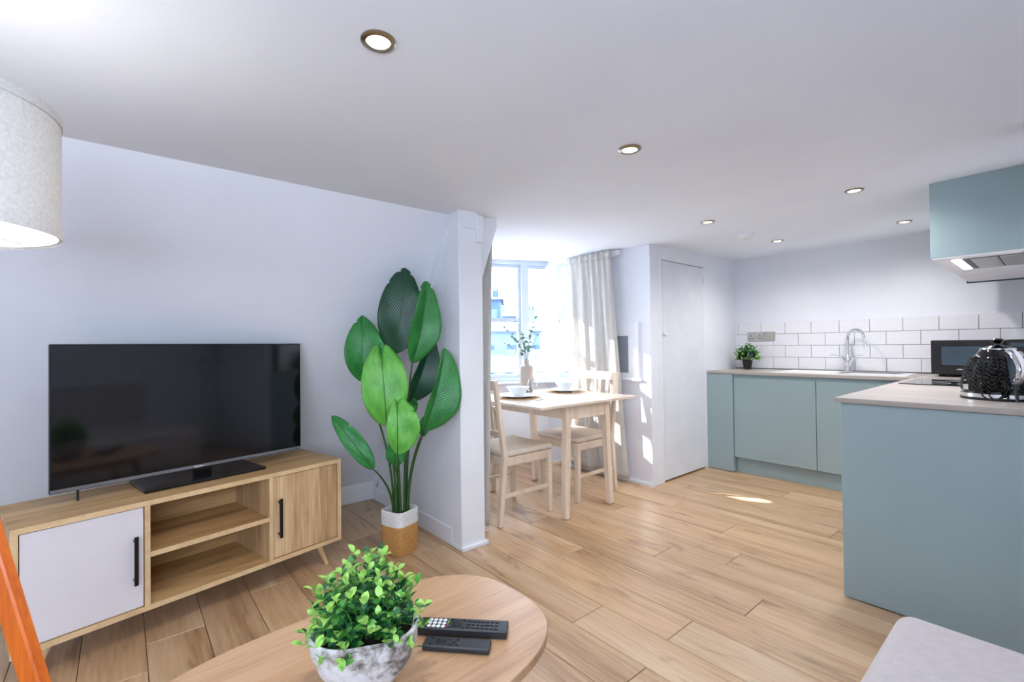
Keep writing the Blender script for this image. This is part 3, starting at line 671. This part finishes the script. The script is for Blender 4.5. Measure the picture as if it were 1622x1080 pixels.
for (a, b_, c, d_) in ((0, CW, CZ1-T, CZ1), (0, CW, CZ0, CZ0+T)): box(a, b_, -.0015, .0, c, d_).build('edge_band', 'oak_edge', t)
for a in (0, CW-T, .360, .833): box(a, a+(T if a in (0, CW-T) else T*.9), -.0014 if a in (0, CW-T) else .0006, 0.002, CZ0+T, CZ1-T).build('edge_band', 'oak_edge', t)
box(.379, .833, .0046, .006, .325, .345).build('edge_band', 'oak_edge', t)
d = box(T+.003, .357, .004, .02, CZ0+T+.003, CZ1-T-.003).build('door', 'door_white', t, bevel=.001)
def pull(x, p):
    m = MB().box(x-.006, x+.006, -.022, -.012, .240, .424); m.box(x-.005, x+.005, -.013, .004, .252, .262); m.box(x-.005, x+.005, -.013, .004, .402, .412); m.build('handle', 'black_metal', p)
pull(.330, d)
d2 = box(.854, CW-T-.003, .004, .02, CZ0+T+.003, CZ1-T-.003).build('door', 'oak_z', t, bevel=.001)
pull(.880, d2)
for x, y, sx in ((.10, .06, -1), (CW-.10, .06, 1), (.10, CD-.06, -1), (CW-.10, CD-.06, 1)):
    sy = -1 if y < .2 else 1
    MB().tube([(x, y, CZ0), (x+sx*.045, y+sy*.012, 0)], .016, 14, r1=.010).build('leg', 'oak_edge', t, smooth=True)
MB().lathe([(0, 0), (.022, 0), (.022, -.002), (0, -.002)], (.57, CD-.014, .475), 20).build('cable_hole', 'black_plastic', t)

# television (same frame)
t = thing('television', 'black flat-screen television standing on the oak console', 'television', (CF[0], CF[1], CZ1), CRZ)
U0, U1, V0, V1, YO = .118, 1.088, .047, .616, .195       # z relative to console top
box(U0, U1, YO, YO+.028, V0, V1).build('housing', 'tv_bezel', t, bevel=.003)
box(U0+.05, U1-.05, YO+.028, YO+.062, V0+.01, V0+.33).build('rear_cover', 'black_plastic', t, bevel=.008)
box(U0+.006, U1-.006, YO-.0012, YO, V0+.020, V1-.006).build('screen', 'tv_screen', t)
tr = box(U0+.002, U1-.002, YO-.004, YO, V0+.003, V0+.017).build('lower_trim', 'tv_trim', t, bevel=.001)
lg = MB()
for k in range(7): lg.box(.588+k*.0052, .592+k*.0052, YO-.0048, YO-.004, V0+.007, V0+.012+(.002 if k in (0,) else 0))
lg.build('badge', 'button_white', tr)
st = MB().prism([(.385, .104), (.866, .104), (.862, .355), (.390, .355)], .0005, .014, 'z').build('stand_base', 'tv_bezel', t, bevel=.003)
box(.595, .665, YO+.01, YO+.045, .012, V0+.06).build('stand_neck', 'black_gloss', t, bevel=.003)
box(.20, .206, YO+.03, YO+.05, .0005, .05).build('rear_foot', 'black_plastic', t)

# ================================================================ BIG POTTED PLANT
PX, PY = -2.425, 1.195
t = thing('banana_leaf_plant', 'tall broad-leaved plant in a two-tone rope basket beside the post', 'plant', (PX, PY, 0))
def basket():
    def sq(a, z):
        n = 4.5; r_ = (abs(math.cos(a-.35))**n+abs(math.sin(a-.35))**n)**(-1/n); return r_
    def ring(z0, z1, r0, r1, n, mat, nm):
        m = MB(); prof = []
        for i in range(n):
            zz = z0+(z1-z0)*i/n; dz = (z1-z0)/n; rr = r0+(r1-r0)*i/n
            prof += [(rr-.0016, zz), (rr+.0006, zz+dz*.25), (rr+.0012, zz+dz*.5), (rr+.0006, zz+dz*.75)]
        prof.append((r1-.0016, z1)); m.lathe(prof+[(r1-.009, z1), (r0-.009, z0)], (0, 0, 0), 56, closed=True, radf=sq); m.build(nm, mat, t, smooth=True)
    ring(.0, .155, .078, .083, 15, 'rope_tan', 'basket_body'); ring(.155, .235, .083, .083, 8, 'rope_white', 'basket_rim')
    MB().lathe([(0, .003), (.070, .003)], (0, 0, 0), 56, radf=sq).build('basket_floor', 'rope_tan', t)
    MB().lathe([(0, .195), (.074, .190)], (0, 0, 0), 56, radf=sq).build('soil', 'soil', t)
basket()
CAMP = Vector((0, 0, CAMH))
def big_leaf(base, tip, wl, wr, mat, fold=.25, bend=.03, yaw=0.0, roll=0.0, notch=0.0, stem=None, sharp=.62, splits=()):
    base, tip = Vector(base), Vector(tip); ax = tip-base; Ln = ax.length; a = ax/Ln
    toc = (CAMP-base); toc = (toc-a*toc.dot(a)).normalized(); toc = Matrix.Rotation(yaw, 3, a) @ toc
    side = toc.cross(a).normalized()          # image right when a points up
    side = -side if side.dot(Vector((.643, .766, 0))) < 0 and yaw == 0 else side
    m = MB(); nu, nv = 60, 16
    def fn(u, v):
        tt = (v-.5)*2; q = u*(.90 if notch else 1.0)
        wv = (wl if tt < 0 else wr)*(max(0, 4*q*(1-q))**sharp)*(1.12-.24*u)
        for (u0, sg, dp) in splits: wv *= 1-(dp*math.exp(-((u-u0)/.012)**2) if sg*tt > 0 else 0)
        uu = u*(1-notch*math.exp(-(tt/.16)**2)*u**8) - (.07*u**6*(abs(abs(tt)-.45)/.55)**2 if notch else 0)
        wob = .010*math.sin(u*9+tt*2.2)*abs(tt)
        return base+ax*uu+side*(tt*wv)+toc*(fold*abs(tt)*wv*1.0+bend*math.sin(u*math.pi)-bend*1.2*u*u+wob)
    m.grid(fn, nu, nv); o = m.build('leaf', mat, t, world=True, smooth=True, solid=.0012)
    rib = [base+ax*(k/8*.97)+toc*(bend*math.sin(k/8*.97*math.pi)-bend*1.2*(k/8*.97)**2+.001) for k in range(9)]
    MB().tube(rib, .0032, 6, r1=.0009).build('midrib', 'stem_green', o, world=True, smooth=True)
    if stem is not None:
        s0 = Vector((PX+stem[0], PY+stem[1], .19)); b2 = base+a*.0; pts = []
        for k in range(11):
            f = k/10; c1 = s0+Vector((0, 0, (base.z-.19)*.55)); p = s0*(1-f)**2+c1*2*f*(1-f)+b2*f*f; pts.append(p)
        MB().tube(pts, .0085, 8, r1=.0036).build('stem', 'stem_green', t, world=True, smooth=True)
big_leaf((-2.363, 1.151, 1.107), (-2.324, 1.19, 1.581), .117, .108, 'leaf_dark', .10, .03, stem=(-.02, .0), splits=((.955, -1, .6), (.80, -1, .10), (.93, 1, .3)))
big_leaf((-2.308, 1.218, 1.051), (-2.240, 1.292, 1.501), .088, .09, 'leaf_green', .55, .03, yaw=.5, stem=(.0, .03), splits=((.94, -1, .5), (.88, 1, .35)))
big_leaf((-2.479, 1.002, .951), (-2.471, 1.006, 1.319), .09, .115, 'leaf_green', .22, .03, stem=(-.03, -.02), sharp=.8, splits=((.9, -1, .3),))
big_leaf((-2.336, 1.081, .718), (-2.352, 1.057, 1.155), .115, .125, 'leaf_bright', .12, .035, notch=.10, stem=(.02, -.03))
big_leaf((-2.246, 1.098, .582), (-2.243, 1.096, .868), .055, .115, 'leaf_bright', .18, .03, notch=.08, stem=(.03, -.01), splits=((.8, 1, .2),))
big_leaf((-2.335, 1.125, .50), (-2.325, 1.13, .66), .05, .055, 'leaf_green', .25, .02, stem=(.0, .0))
big_leaf((-2.419, 1.26, .825), (-2.327, 1.365, 1.19), .085, .06, 'leaf_dark', .55, .03, yaw=.45, stem=(.02, .02))
big_leaf((-2.285, 1.268, .675), (-2.19, 1.374, 1.125), .115, .05, 'leaf_green', .60, .03, yaw=.55, stem=(.03, .03))
big_leaf((-2.325, 1.289, .640), (-2.31, 1.30, .755), .03, .03, 'leaf_green', .3, .01, stem=(.02, .04))
big_leaf((-2.41, 1.273, .76), (-2.419, 1.262, .87), .035, .035, 'leaf_green', .3, .01, stem=(.0, .04))
big_leaf((-2.36, 1.016, .495), (-2.495, .845, .785), .045, .055, 'leaf_green', .15, .02, stem=(.0, -.035), splits=((.72, 1, .35),))

# ================================================================ COFFEE TABLE, BOWL PLANT, REMOTES
TX, TY, TZ = -.993, .396, .45
t = thing('coffee_table', 'rounded oval oak coffee table under the bowl plant', 'table', (TX, TY, 0), .035)
def sell(k, n, a, b_, e): th = 2*math.pi*k/n; c, s = math.cos(th), math.sin(th); return (a*math.copysign(abs(c)**(2/e), c), b_*math.copysign(abs(s)**(2/e), s))
MB().prism([sell(k, 96, .265, .454, 2.9) for k in range(96)], TZ-.022, TZ, 'z').build('table_top', 'table_oak', t, bevel=.0015)
for sx in (-1, 1):
    for sy in (-1, 1): MB().tube([(sx*.15, sy*.27, TZ-.02), (sx*.215, sy*.36, 0)], .020, 14, r1=.012).build('leg', 'table_oak', t, smooth=True)
    box(sx*.15-.012, sx*.15+.012, -.27, .27, TZ-.06, TZ-.022).build('rail', 'table_oak', t)
BX, BY = -.945, .388
t = thing('bowl_plant', 'bushy light green plant in a whitewashed stone bowl on the coffee table', 'plant', (BX, BY, TZ))
def bowl():
    def rf(a, z): return 1+.06*math.cos(2*(a-1.22))+.05*math.cos(3*(a-2.60))+.015*math.sin(5*a)
    prof = [(0, 0), (.045, .0), (.062, .012), (.085, .045), (.099, .085), (.103, .118), (.099, .122), (.093, .117), (.088, .09), (0, .085)]
    MB().lathe(prof, (0, 0, 0), 56, radf=rf).build('bowl', 'stone', t, smooth=True)
    MB().lathe([(0, .100), (.091, .098)], (0, 0, 0), 40, radf=rf).build('soil', 'soil', t)
bowl()
sprigs(t, (BX, BY, TZ+.095), (.118, .118), .155, 80, LEAVES, 1.1, 300, 11, per=14, low=.12, drop=.03)
def BTN(t, x, y, H_, sx):
    o = COL.objects[-1]; o.location = (x, y, H_-.0004); o.scale = (sx, 1, 1)
def remote(name, label, c, ang, L_, W_, H_, kind):
    t = thing(name, label, 'remote', (c[0], c[1], TZ), ang, group='remote controls on the coffee table')
    box(-L_/2, L_/2, -W_/2, W_/2, .001, H_).build('body', 'remote_body', t, bevel=.003, seg=2)
    def btn(x, y, r_, mat, sx=1.0, nm='button'):
        MB().lathe([(r_, 0), (r_*.92, .0016), (0, .002)], (0, 0, 0), 14).build(nm, mat, t, smooth=True); BTN(t, x, y, H_, sx)
    if kind == 'big':
        btn(-L_/2+.012, -.012, .0045, 'button_red'); btn(-L_/2+.012, .012, .004, 'button_dark')
        for i in range(4):
            for j in range(3): btn(-L_/2+.026+i*.0115, -.0135+j*.0125, .0052, 'button_white')
        for j, mt in enumerate(('button_red', 'button_green', 'button_yellow', 'button_blue')): btn(-L_/2+.070, -.014+j*.0093, .0030, mt, .8)
        btn(-L_/2+.093, .001, .0135, 'button_dark', nm='navigation_ring'); btn(-L_/2+.093, .001, .0055, 'black_gloss')
        for x, y in ((.078, -.015), (.108, -.015), (.078, .016), (.108, .016)): btn(-L_/2+x, y, .0036, 'button_dark')
        for i in range(7):
            for j in range(3): btn(-L_/2+.121+i*.0113, -.0135+j*.0125, .0038, 'button_dark', 1.15)
    else:
        btn(-L_/2+.040, .001, .0125, 'button_dark', nm='navigation_ring'); btn(-L_/2+.040, .001, .004, 'button_white')
        for x, y in ((.018, -.010), (.018, .010), (.062, -.009), (.060, .009), (.070, 0), (.080, -.009), (.078, .010)): btn(-L_/2+x, y, .0036, 'button_dark')
    return t
remote('remote_control', 'large black remote control with white number buttons', (-.945, .630), R(44.5), .215, .046, .020, 'big')
remote('remote_control', 'small black remote control lying in front of the larger one', (-.905, .585), R(43), .155, .038, .014, 'small')

# ================================================================ FLOOR LAMP
LX, LY = -1.352, -.298
t = thing('floor_lamp', 'tripod floor lamp with orange wooden legs and linen drum shade', 'lamp', (LX, LY, 0))
def lamp():
    rt = Vector((.643, .766, 0)); fw = Vector((-.766, .643, 0))
    MB().lathe([(.2, 1.372), (.2, 1.622), (.1985, 1.622), (.1985, 1.372)], (0, 0, 0), 72, closed=True).build('shade', 'shade_fabric', t, smooth=True)
    for z0, z1 in ((1.370, 1.388), (1.606, 1.624)):
        MB().lathe([(.2005, z0), (.2015, z0), (.2015, z1), (.2005, z1)], (0, 0, 0), 72, closed=True).build('shade_trim', 'shade_fabric', t, smooth=True)
    m = MB()
    for zz in (1.374,): 
        for k in range(3): a = k*2.094+.3; m.tube([(0, 0, zz+.02), (.198*math.cos(a), .198*math.sin(a), zz+.004)], .0018, 6)
    m.lathe([(.1955, 1.374), (.198, 1.374), (.198, 1.378), (.1955, 1.378)], (0, 0, 0), 60, closed=True)
    m.build('shade_wire', 'plastic_white', t)
    MB().tube([(0, 0, 1.16), (0, 0, 1.42)], .009, 12).build('pole', 'steel', t)
    MB().lathe([(0, 1.14), (.05, 1.145), (.05, 1.19), (.03, 1.20), (0, 1.20)], (0, 0, 0), 24).build('hub', 'orange_wood', t, smooth=True)
    MB().lathe([(0, 1.42), (.016, 1.42), (.018, 1.45), (.030, 1.48), (.034, 1.505), (.026, 1.53), (0, 1.54)], (0, 0, 0), 20).build('bulb', 'bulb_glow', t, smooth=True)
    for k in range(3):
        d = Matrix.Rotation(k*2*math.pi/3, 3, 'Z') @ rt; sd = Vector((-d.y, d.x, 0))
        MB().bar(d*.028+Vector((0, 0, 1.19)), d*.40, .022, .036, sd).build('leg', 'orange_wood', t, bevel=.003)
    l = bpy.data.lights.new('lamp_bulb', 'POINT'); l.energy = LAMP_W; l.shadow_soft_size = .035; l.color = (1.0, .98, .96)
    o = bpy.data.objects.new('lamp_bulb', l); COL.objects.link(o); o.parent = t; o.location = (0, 0, 1.56)
lamp()

# ================================================================ SOFA
t = thing('sofa', 'off-white upholstered sofa with a rounded seat corner', 'sofa', (.3, .5, 0))
def rbox(x0, x1, y0, y1, z0, z1, name, mat, bev, p=None):
    return box(x0, x1, y0, y1, z0, z1).build(name, mat, p or t, world=True, bevel=bev, seg=5, smooth=True)
rbox(-.302, .70, -.62, 1.605, .10, .425, 'seat', 'sofa_fabric', .042)
rbox(.64, .93, -.62, 1.605, .12, .80, 'backrest', 'sofa_fabric', .06)
rbox(-.20, .93, -.86, -.62, .10, .60, 'arm', 'sofa_fabric', .05)
for x in (-.22, .85):
    for y in (-.78, 1.5): MB().tube([(x, y, .11), (x, y, 0)], .022, 12, r1=.016).build('leg', 'oak_edge', t, world=True, smooth=True)
def cushion(c, rz, tilt, label, s=.44):
    m = MB(); n = 12
    for sgn in (-1, 1):
        g = MB(); g.grid(lambda u, v: Vector(((u-.5)*s*(1-.06*math.sin(math.pi*v)), sgn*.075*(math.sin(math.pi*u)*math.sin(math.pi*v))**.6 if 0 < u < 1 and 0 < v < 1 else 0, (v-.5)*s*(1-.06*math.sin(math.pi*u)))), n, n); m.add(g.v, g.f)
    o = m.build('cushion', 'cushion_dark', None, smooth=True); o.location = c; o.rotation_euler = (tilt, 0, rz); tag(o, label, 'cushion', 'dark cushions on the sofa')
cushion((.53, -.40, .66), R(-90), R(0), 'dark cushion at the arm end of the sofa')
cushion((.52, .12, .655), R(-90), R(0), 'dark cushion nearer the middle of the sofa')

# ================================================================ DINING CORNER
DX0, DX1, DYA, DYB, DT = -2.955, -2.085, 1.975, 2.965, .757
t = thing('dining_table', 'pale wooden drop-leaf dining table by the window', 'table', ((DX0+DX1)/2, 2.46, 0))
for a, b_, nm in ((DYA, 2.235, 'drop_leaf'), (2.238, 2.692, 'table_top'), (2.695, DYB, 'drop_leaf')): box(DX0, DX1, a, b_, DT-.019, DT).build(nm, 'pale_wood_top', t, world=True, bevel=.003)
box(DX1-.055, DX1-.037, 2.28, 2.645, .645, DT-.02).build('apron', 'pale_wood', t, world=True); box(DX0+.037, DX0+.055, 2.28, 2.645, .645, DT-.02).build('apron', 'pale_wood', t, world=True)
box(DX0+.055, DX1-.055, 2.27, 2.288, .645, DT-.02).build('apron', 'pale_wood', t, world=True); box(DX0+.055, DX1-.055, 2.637, 2.655, .645, DT-.02).build('apron', 'pale_wood', t, world=True)
for x, sx in ((DX1-.045, 1), (DX0+.045, -1)):
    for y, sy in ((2.258, -1), (2.655, 1)): MB().bar((x-sx*.005, y, DT-.02), (x+sx*.005, y+sy*.032, .004), .044, .048, (1, 0, 0), .040, .044).build('leg', 'pale_wood', t, world=True, bevel=.003)

def chair():
    """seat centre at origin, faces +y, width along x"""
    t = thing('dining_chair', 'x', 'chair', (0, 0, 0), group='pale wooden dining chairs')
    W2, F, B = .195, .19, -.195
    cs = box(-.215, .215, -.20, .215, .432, .468).build('seat_pad', 'seat_fabric', t, bevel=.016, seg=3, smooth=True)
    for x in (-W2, W2):
        MB().bar((x, F, .43), (x, F+.008, 0.003), .036, .036, (1, 0, 0), .030, .030).build('leg', 'pale_wood', t, bevel=.002)
        MB().bar((x, B, .44), (x, B-.045, 0.003), .034, .036, (1, 0, 0), .030, .030).build('leg', 'pale_wood', t, bevel=.002)
        MB().bar((x, B, .43), (x, B-.075, .925), .034, .034, (1, 0, 0), .030, .024).build('back_post', 'pale_wood', t, bevel=.002)
        MB().bar((x, F, .185), (x, B-.03, .185), .014, .022, (1, 0, 0)).build('stretcher', 'pale_wood', t)
        box(x-.011, x+.011, B+.018, F-.018, .375, .43).build('seat_rail', 'pale_wood', t)
    box(-W2+.018, W2-.018, F-.011, F+.011, .375, .43).build('seat_rail', 'pale_wood', t); box(-W2+.018, W2-.018, B-.011, B+.011, .375, .43).build('seat_rail', 'pale_wood', t)
    def by(z): return B-.075*(z-.43)/.495
    for z0, z1, nm in ((.862, .925, 'top_rail'), (.735, .757, 'mid_rail'), (.560, .598, 'lower_rail')):
        MB().bar((0, by(z0), z0), (0, by(z1), z1), 2*W2-.02, .018, (1, 0, 0)).build(nm, 'pale_wood', t, bevel=.002)
    for x in (-.117, -.039, .039, .117): MB().bar((x, by(.59), .59), (x, by(.87), .87), .024, .010, (1, 0, 0)).build('slat', 'pale_wood', t)
    return t
c1 = chair(); c1.location = (-2.495, 2.055, 0); c1['label'] = 'pale dining chair with its back to the post, seat facing the window alcove wall'
c1['label'] = 'pale slatted dining chair standing closest to the white post'
c2 = copy_tree(c1); c2.location = (-2.48, 2.72, 0); c2.rotation_euler = (0, 0, math.pi); c2['label'] = 'pale slatted dining chair in front of the long curtain'

# place settings
def placemat(x, y, label):
    m = MB()
    for k in range(9): r_ = .012+k*.0185; m.lathe([(r_-.0092, 0), (r_-.004, .004), (r_+.004, .004), (r_+.0092, 0)], (0, 0, 0), 40, closed=True)
    o = m.build('placemat', 'seagrass', None, smooth=True); o.location = (x, y, DT+.0005); tag(o, label, 'placemat', 'round woven placemats')
def plate(x, y, label):
    o = MB().lathe([(0, 0), (.075, 0), (.085, .004), (.128, .014), (.130, .017), (.126, .018), (.084, .009), (0, .006)], (0, 0, 0), 48).build('plate', 'ceramic', None, smooth=True); o.location = (x, y, DT+.0055); tag(o, label, 'plate', 'white dinner plates')
def bowl_(x, y, label):
    o = MB().lathe([(0, 0), (.034, 0), (.036, .006), (.055, .030), (.084, .066), (.0865, .070), (.083, .070), (.052, .034), (.03, .012), (0, .010)], (0, 0, 0), 48).build('bowl', 'ceramic', None, smooth=True); o.location = (x, y, DT+.0125); tag(o, label, 'bowl', 'white cereal bowls')
def wine(x, y, label):
    prof = [(.030, 0), (.042, .045), (.043, .065), (.030, .105), (.008, .135), (.0042, .150), (.0040, .215), (.010, .226), (.034, .230), (.034, .2325), (.008, .230)]
    inner = [(.006, .132), (.028, .103), (.0415, .064), (.0405, .045), (.0285, 0)]
    o = MB().lathe(prof+[(0, .2305), (0, .134)]+inner, (0, 0, 0), 32, closed=True).build('wine_glass', 'wineglass', None, smooth=True); o.location = (x, y, DT+.001); tag(o, label, 'glass', 'upturned wine glasses')
P1, P2 = (-2.60, 2.235), (-2.66, 2.80)
placemat(*P1, 'woven placemat on the table side near the post'); plate(*P1, 'white plate on the placemat near the post'); bowl_(*P1, 'white bowl on the plate near the post')
placemat(*P2, 'woven placemat on the table side near the curtain'); plate(*P2, 'white plate on the placemat near the curtain'); bowl_(*P2, 'white bowl on the plate near the curtain')
wine(-2.80, 2.56, 'upturned wine glass in front of the vase'); wine(-2.44, 2.70, 'upturned wine glass beside the bowl near the curtain')
def cutlery(x, y, rz, label):
    t = thing('table_knife', label, 'knife', (x, y, DT), rz, 'table knives')
    box(-.09, .0, -.006, .006, .0006, .006).build('handle', 'steel', t, bevel=.002)
    MB().prism([(0, -.007), (.085, -.008), (.10, -.002), (.10, .001), (0, .005)], .0015, .0035, 'z').build('blade', 'steel', t)
cutlery(-2.40, 2.30, R(100), 'steel knife lying beside the placemat near the post')
o = box(-.03, .03, -.10, .10, .0005, .004).build('napkin', 'napkin', None, bevel=.001); o.location = (-2.87, 2.80, DT); o.rotation_euler = (0, 0, .2); tag(o, 'folded grey napkin beside the placemat near the curtain', 'napkin')
# vase and eucalyptus
VX, VY = -2.90, 2.59
t = thing('vase', 'tan ceramic vase holding eucalyptus stems on the dining table', 'vase', (VX, VY, DT))
MB().lathe([(0, 0), (.048, 0), (.057, .008), (.058, .20), (.055, .212), (.030, .226), (.022, .236), (.022, .265), (.018, .265), (.016, .236), (0, .2)], (0, 0, 0), 36).build('body', 'vase_tan', t, smooth=True)
def euca():
    rnd = random.Random(3)
    me = small_leaf('euca_leaf', 'euca', .042, .036)
    up = Vector((0, 0, 1)); rt = Vector((.643, .766, 0)); fw = Vector((-.766, .643, 0))
    for (r_, h, f) in ((.08, .36, .02), (.14, .27, -.03), (-.09, .33, .03), (-.18, .28, -.02), (-.22, .17, .02), (-.04, .24, -.06), (.05, .28, .05), (-.12, .20, .04)):
        p0 = Vector((0, 0, .25)); p2 = p0+rt*r_+fw*f+up*h; p1 = p0+up*h*.6+rt*r_*.3
        pts = [p0*(1-k/8)**2+p1*2*(k/8)*(1-k/8)+p2*(k/8)**2 for k in range(9)]
        s = MB().tube(pts, .0022, 5, r1=.0009).build('stem', 'euca', t, smooth=True)
        for k in range(2, 9):
            for sg in (-1, 1):
                o = bpy.data.objects.new('leaf', me); COL.objects.link(o); o.parent = s
                a = rnd.uniform(0, 6.28)+sg*1.57
                o.matrix_local = Matrix.Translation(pts[k]) @ Matrix.Rotation(a, 4, 'Z') @ Matrix.Rotation(-rnd.uniform(.1, .9), 4, 'Y') @ Matrix.Rotation(rnd.uniform(-.6, .6), 4, 'X') @ Matrix.Scale(rnd.uniform(.75, 1.1)*(1.1-.06*k), 4)
euca()

# curtains
def curtain(name, label, x0t, x1t, x0b, x1b, y, ztop, zbot, folds, amp, ybot=0.0, seed=1):
    t = thing(name, label, 'curtain', ((x0t+x1t)/2, y, zbot), group='floor length cream curtains'); rnd = random.Random(seed); ph = rnd.uniform(0, 6)
    def fn(u, v):
        z = ztop+(zbot-ztop)*v; a = amp*(.55+.75*v) if v > .06 else amp*.55
        x = (x0t+(x1t-x0t)*u)*(1-v)+(x0b+(x1b-x0b)*u)*v
        w_ = math.sin(u*folds*2*math.pi+ph)+.35*math.sin(u*folds*4.3*math.pi+ph*2+v*.8)
        pinch = .45*amp*math.sin(u*folds*4*math.pi)*(1 if v < .05 else max(0, 1-(v-.05)*10))
        return Vector((x+.3*a*math.cos(u*folds*2*math.pi+ph), y+ybot*v+a*w_+pinch, z))
    m = MB(); m.grid(fn, 120, 34); m.build('cloth', 'curtain', t, world=True, smooth=True, solid=.003)
    m = MB(); m.grid(lambda u, v: fn(u, v*.035)+Vector((0, -.004, 0)), 120, 2); m.build('heading_tape', 'curtain', t, world=True, smooth=True, solid=.003)
    return t
curtain('curtain', 'long cream curtain hanging beside the framed hatch', -2.95, -2.46, -2.96, -2.33, 3.145, 1.942, .035, 4, .015, .03, 4)
curtain('curtain', 'long cream curtain half hidden behind the white post', -2.62, -2.24, -2.70, -2.33, 1.725, 1.90, .02, 3, .020, .0, 8)
o = box(-3.02, -2.40, 3.205, 3.235, 1.90, 1.945).build('curtain_batten', 'gloss_white', None, bevel=.002); tag(o, 'white curtain batten above the long curtain beside the hatch', 'batten')
# framed hatch on the alcove wall
t = thing('framed_hatch', 'small white framed panel with grey glass on the alcove wall', 'frame', (-2.42, YR, .85))
m = MB(); m.box(-2.62, -2.535, YR-.016, YR, .86, 1.305); m.box(-2.345, -2.262, YR-.016, YR, .86, 1.305); m.box(-2.535, -2.345, YR-.016, YR, .86, .905); m.box(-2.535, -2.345, YR-.016, YR, 1.215, 1.305); m.build('frame', 'gloss_white', t, world=True)
box(-2.275, -2.245, YR-.022, YR, .86, 1.325).build('stile', 'gloss_white', t, world=True, bevel=.003)
box(-2.64, -2.225, YR-.03, YR, .842, .862).build('shelf', 'gloss_white', t, world=True, bevel=.003)
box(-2.535, -2.345, YR-.006, YR-.003, .905, 1.215).build('glass', 'hatch_grey', t, world=True)

# ================================================================ OUTSIDE
struct('ground', box(-160, -8, -60, 160, -9.2, -9), 'ground_grey', 'pale street level below the rooftops')
def house(cx, cy, w_, d_, zt_, roof, rz, label, wall='house_pale', roofm='house_slate', nwin=4):
    t = thing('house', label, 'house', (cx, cy, -9), rz, group='houses outside the window')
    box(-w_/2, w_/2, -d_/2, d_/2, 0, zt_+9).build('walls', wall, t)
    z = zt_+9
    MB().prism([(-d_/2-.3, z), (d_/2+.3, z), (0, z+roof)], -w_/2-.2, w_/2+.2, 'x').build('roof', roofm, t)
    for sx in (-.3, .32):
        c = box(sx*w_-.25, sx*w_+.25, -.25, .25, z+roof*.4, z+roof+.5).build('chimney', wall, t)
        for k in (-1, 1): MB().lathe([(.09, 0), (.07, .3)], (sx*w_+k*.13, 0, z+roof+.5), 10).build('chimney_pot', 'house_blue', c)
    for r_ in range(3):
        for k in range(nwin):
            x = (k+.5)/nwin*w_-w_/2; zz = z-2.4-r_*2.9
            f = box(x-.36, x+.36, -d_/2-.06, -d_/2+.02, zz, zz+1.6).build('window', 'house_pale' if wall != 'house_pale' else 'house_blue', t)
            box(x-.30, x+.30, -d_/2-.09, -d_/2-.05, zz+.1, zz+1.5).build('pane', 'house_glass', f)
def hp(d, l): return (-.766*d+.643*l, .643*d+.766*l)
HS = [(*hp(40, -2.2), 2.6, 5, 4.9, .5, R(50), 'narrow blue block highest at the left of the window', 'house_blue', 2),
      (*hp(49, .3), 4.4, 5, 4.1, .7, R(50), 'distant pale house seen above the eucalyptus', 'house_pale', 3),
      (*hp(30, -.7), 6.0, 5, 2.0, .9, R(50), 'wide pale house in the middle of the view', 'house_pale', 4),
      (*hp(18, .2), 4.4, 4, .25, .75, R(50), 'low blue house nearest the window', 'house_blue', 3),
      (*hp(37, 4.7), 3.4, 5, 4.3, .6, R(50), 'blue house seen through the narrow side window', 'house_blue', 2),
      (*hp(25, 3.3), 2.4, 4, .9, .6, R(50), 'low slate roofed house below the side window', 'house_pale', 2)]
for (a, b_, c, d_, e, f, g, lb, wl_, nw) in HS: house(a, b_, c, d_, e, f, g, lb, wl_, nwin=nw)
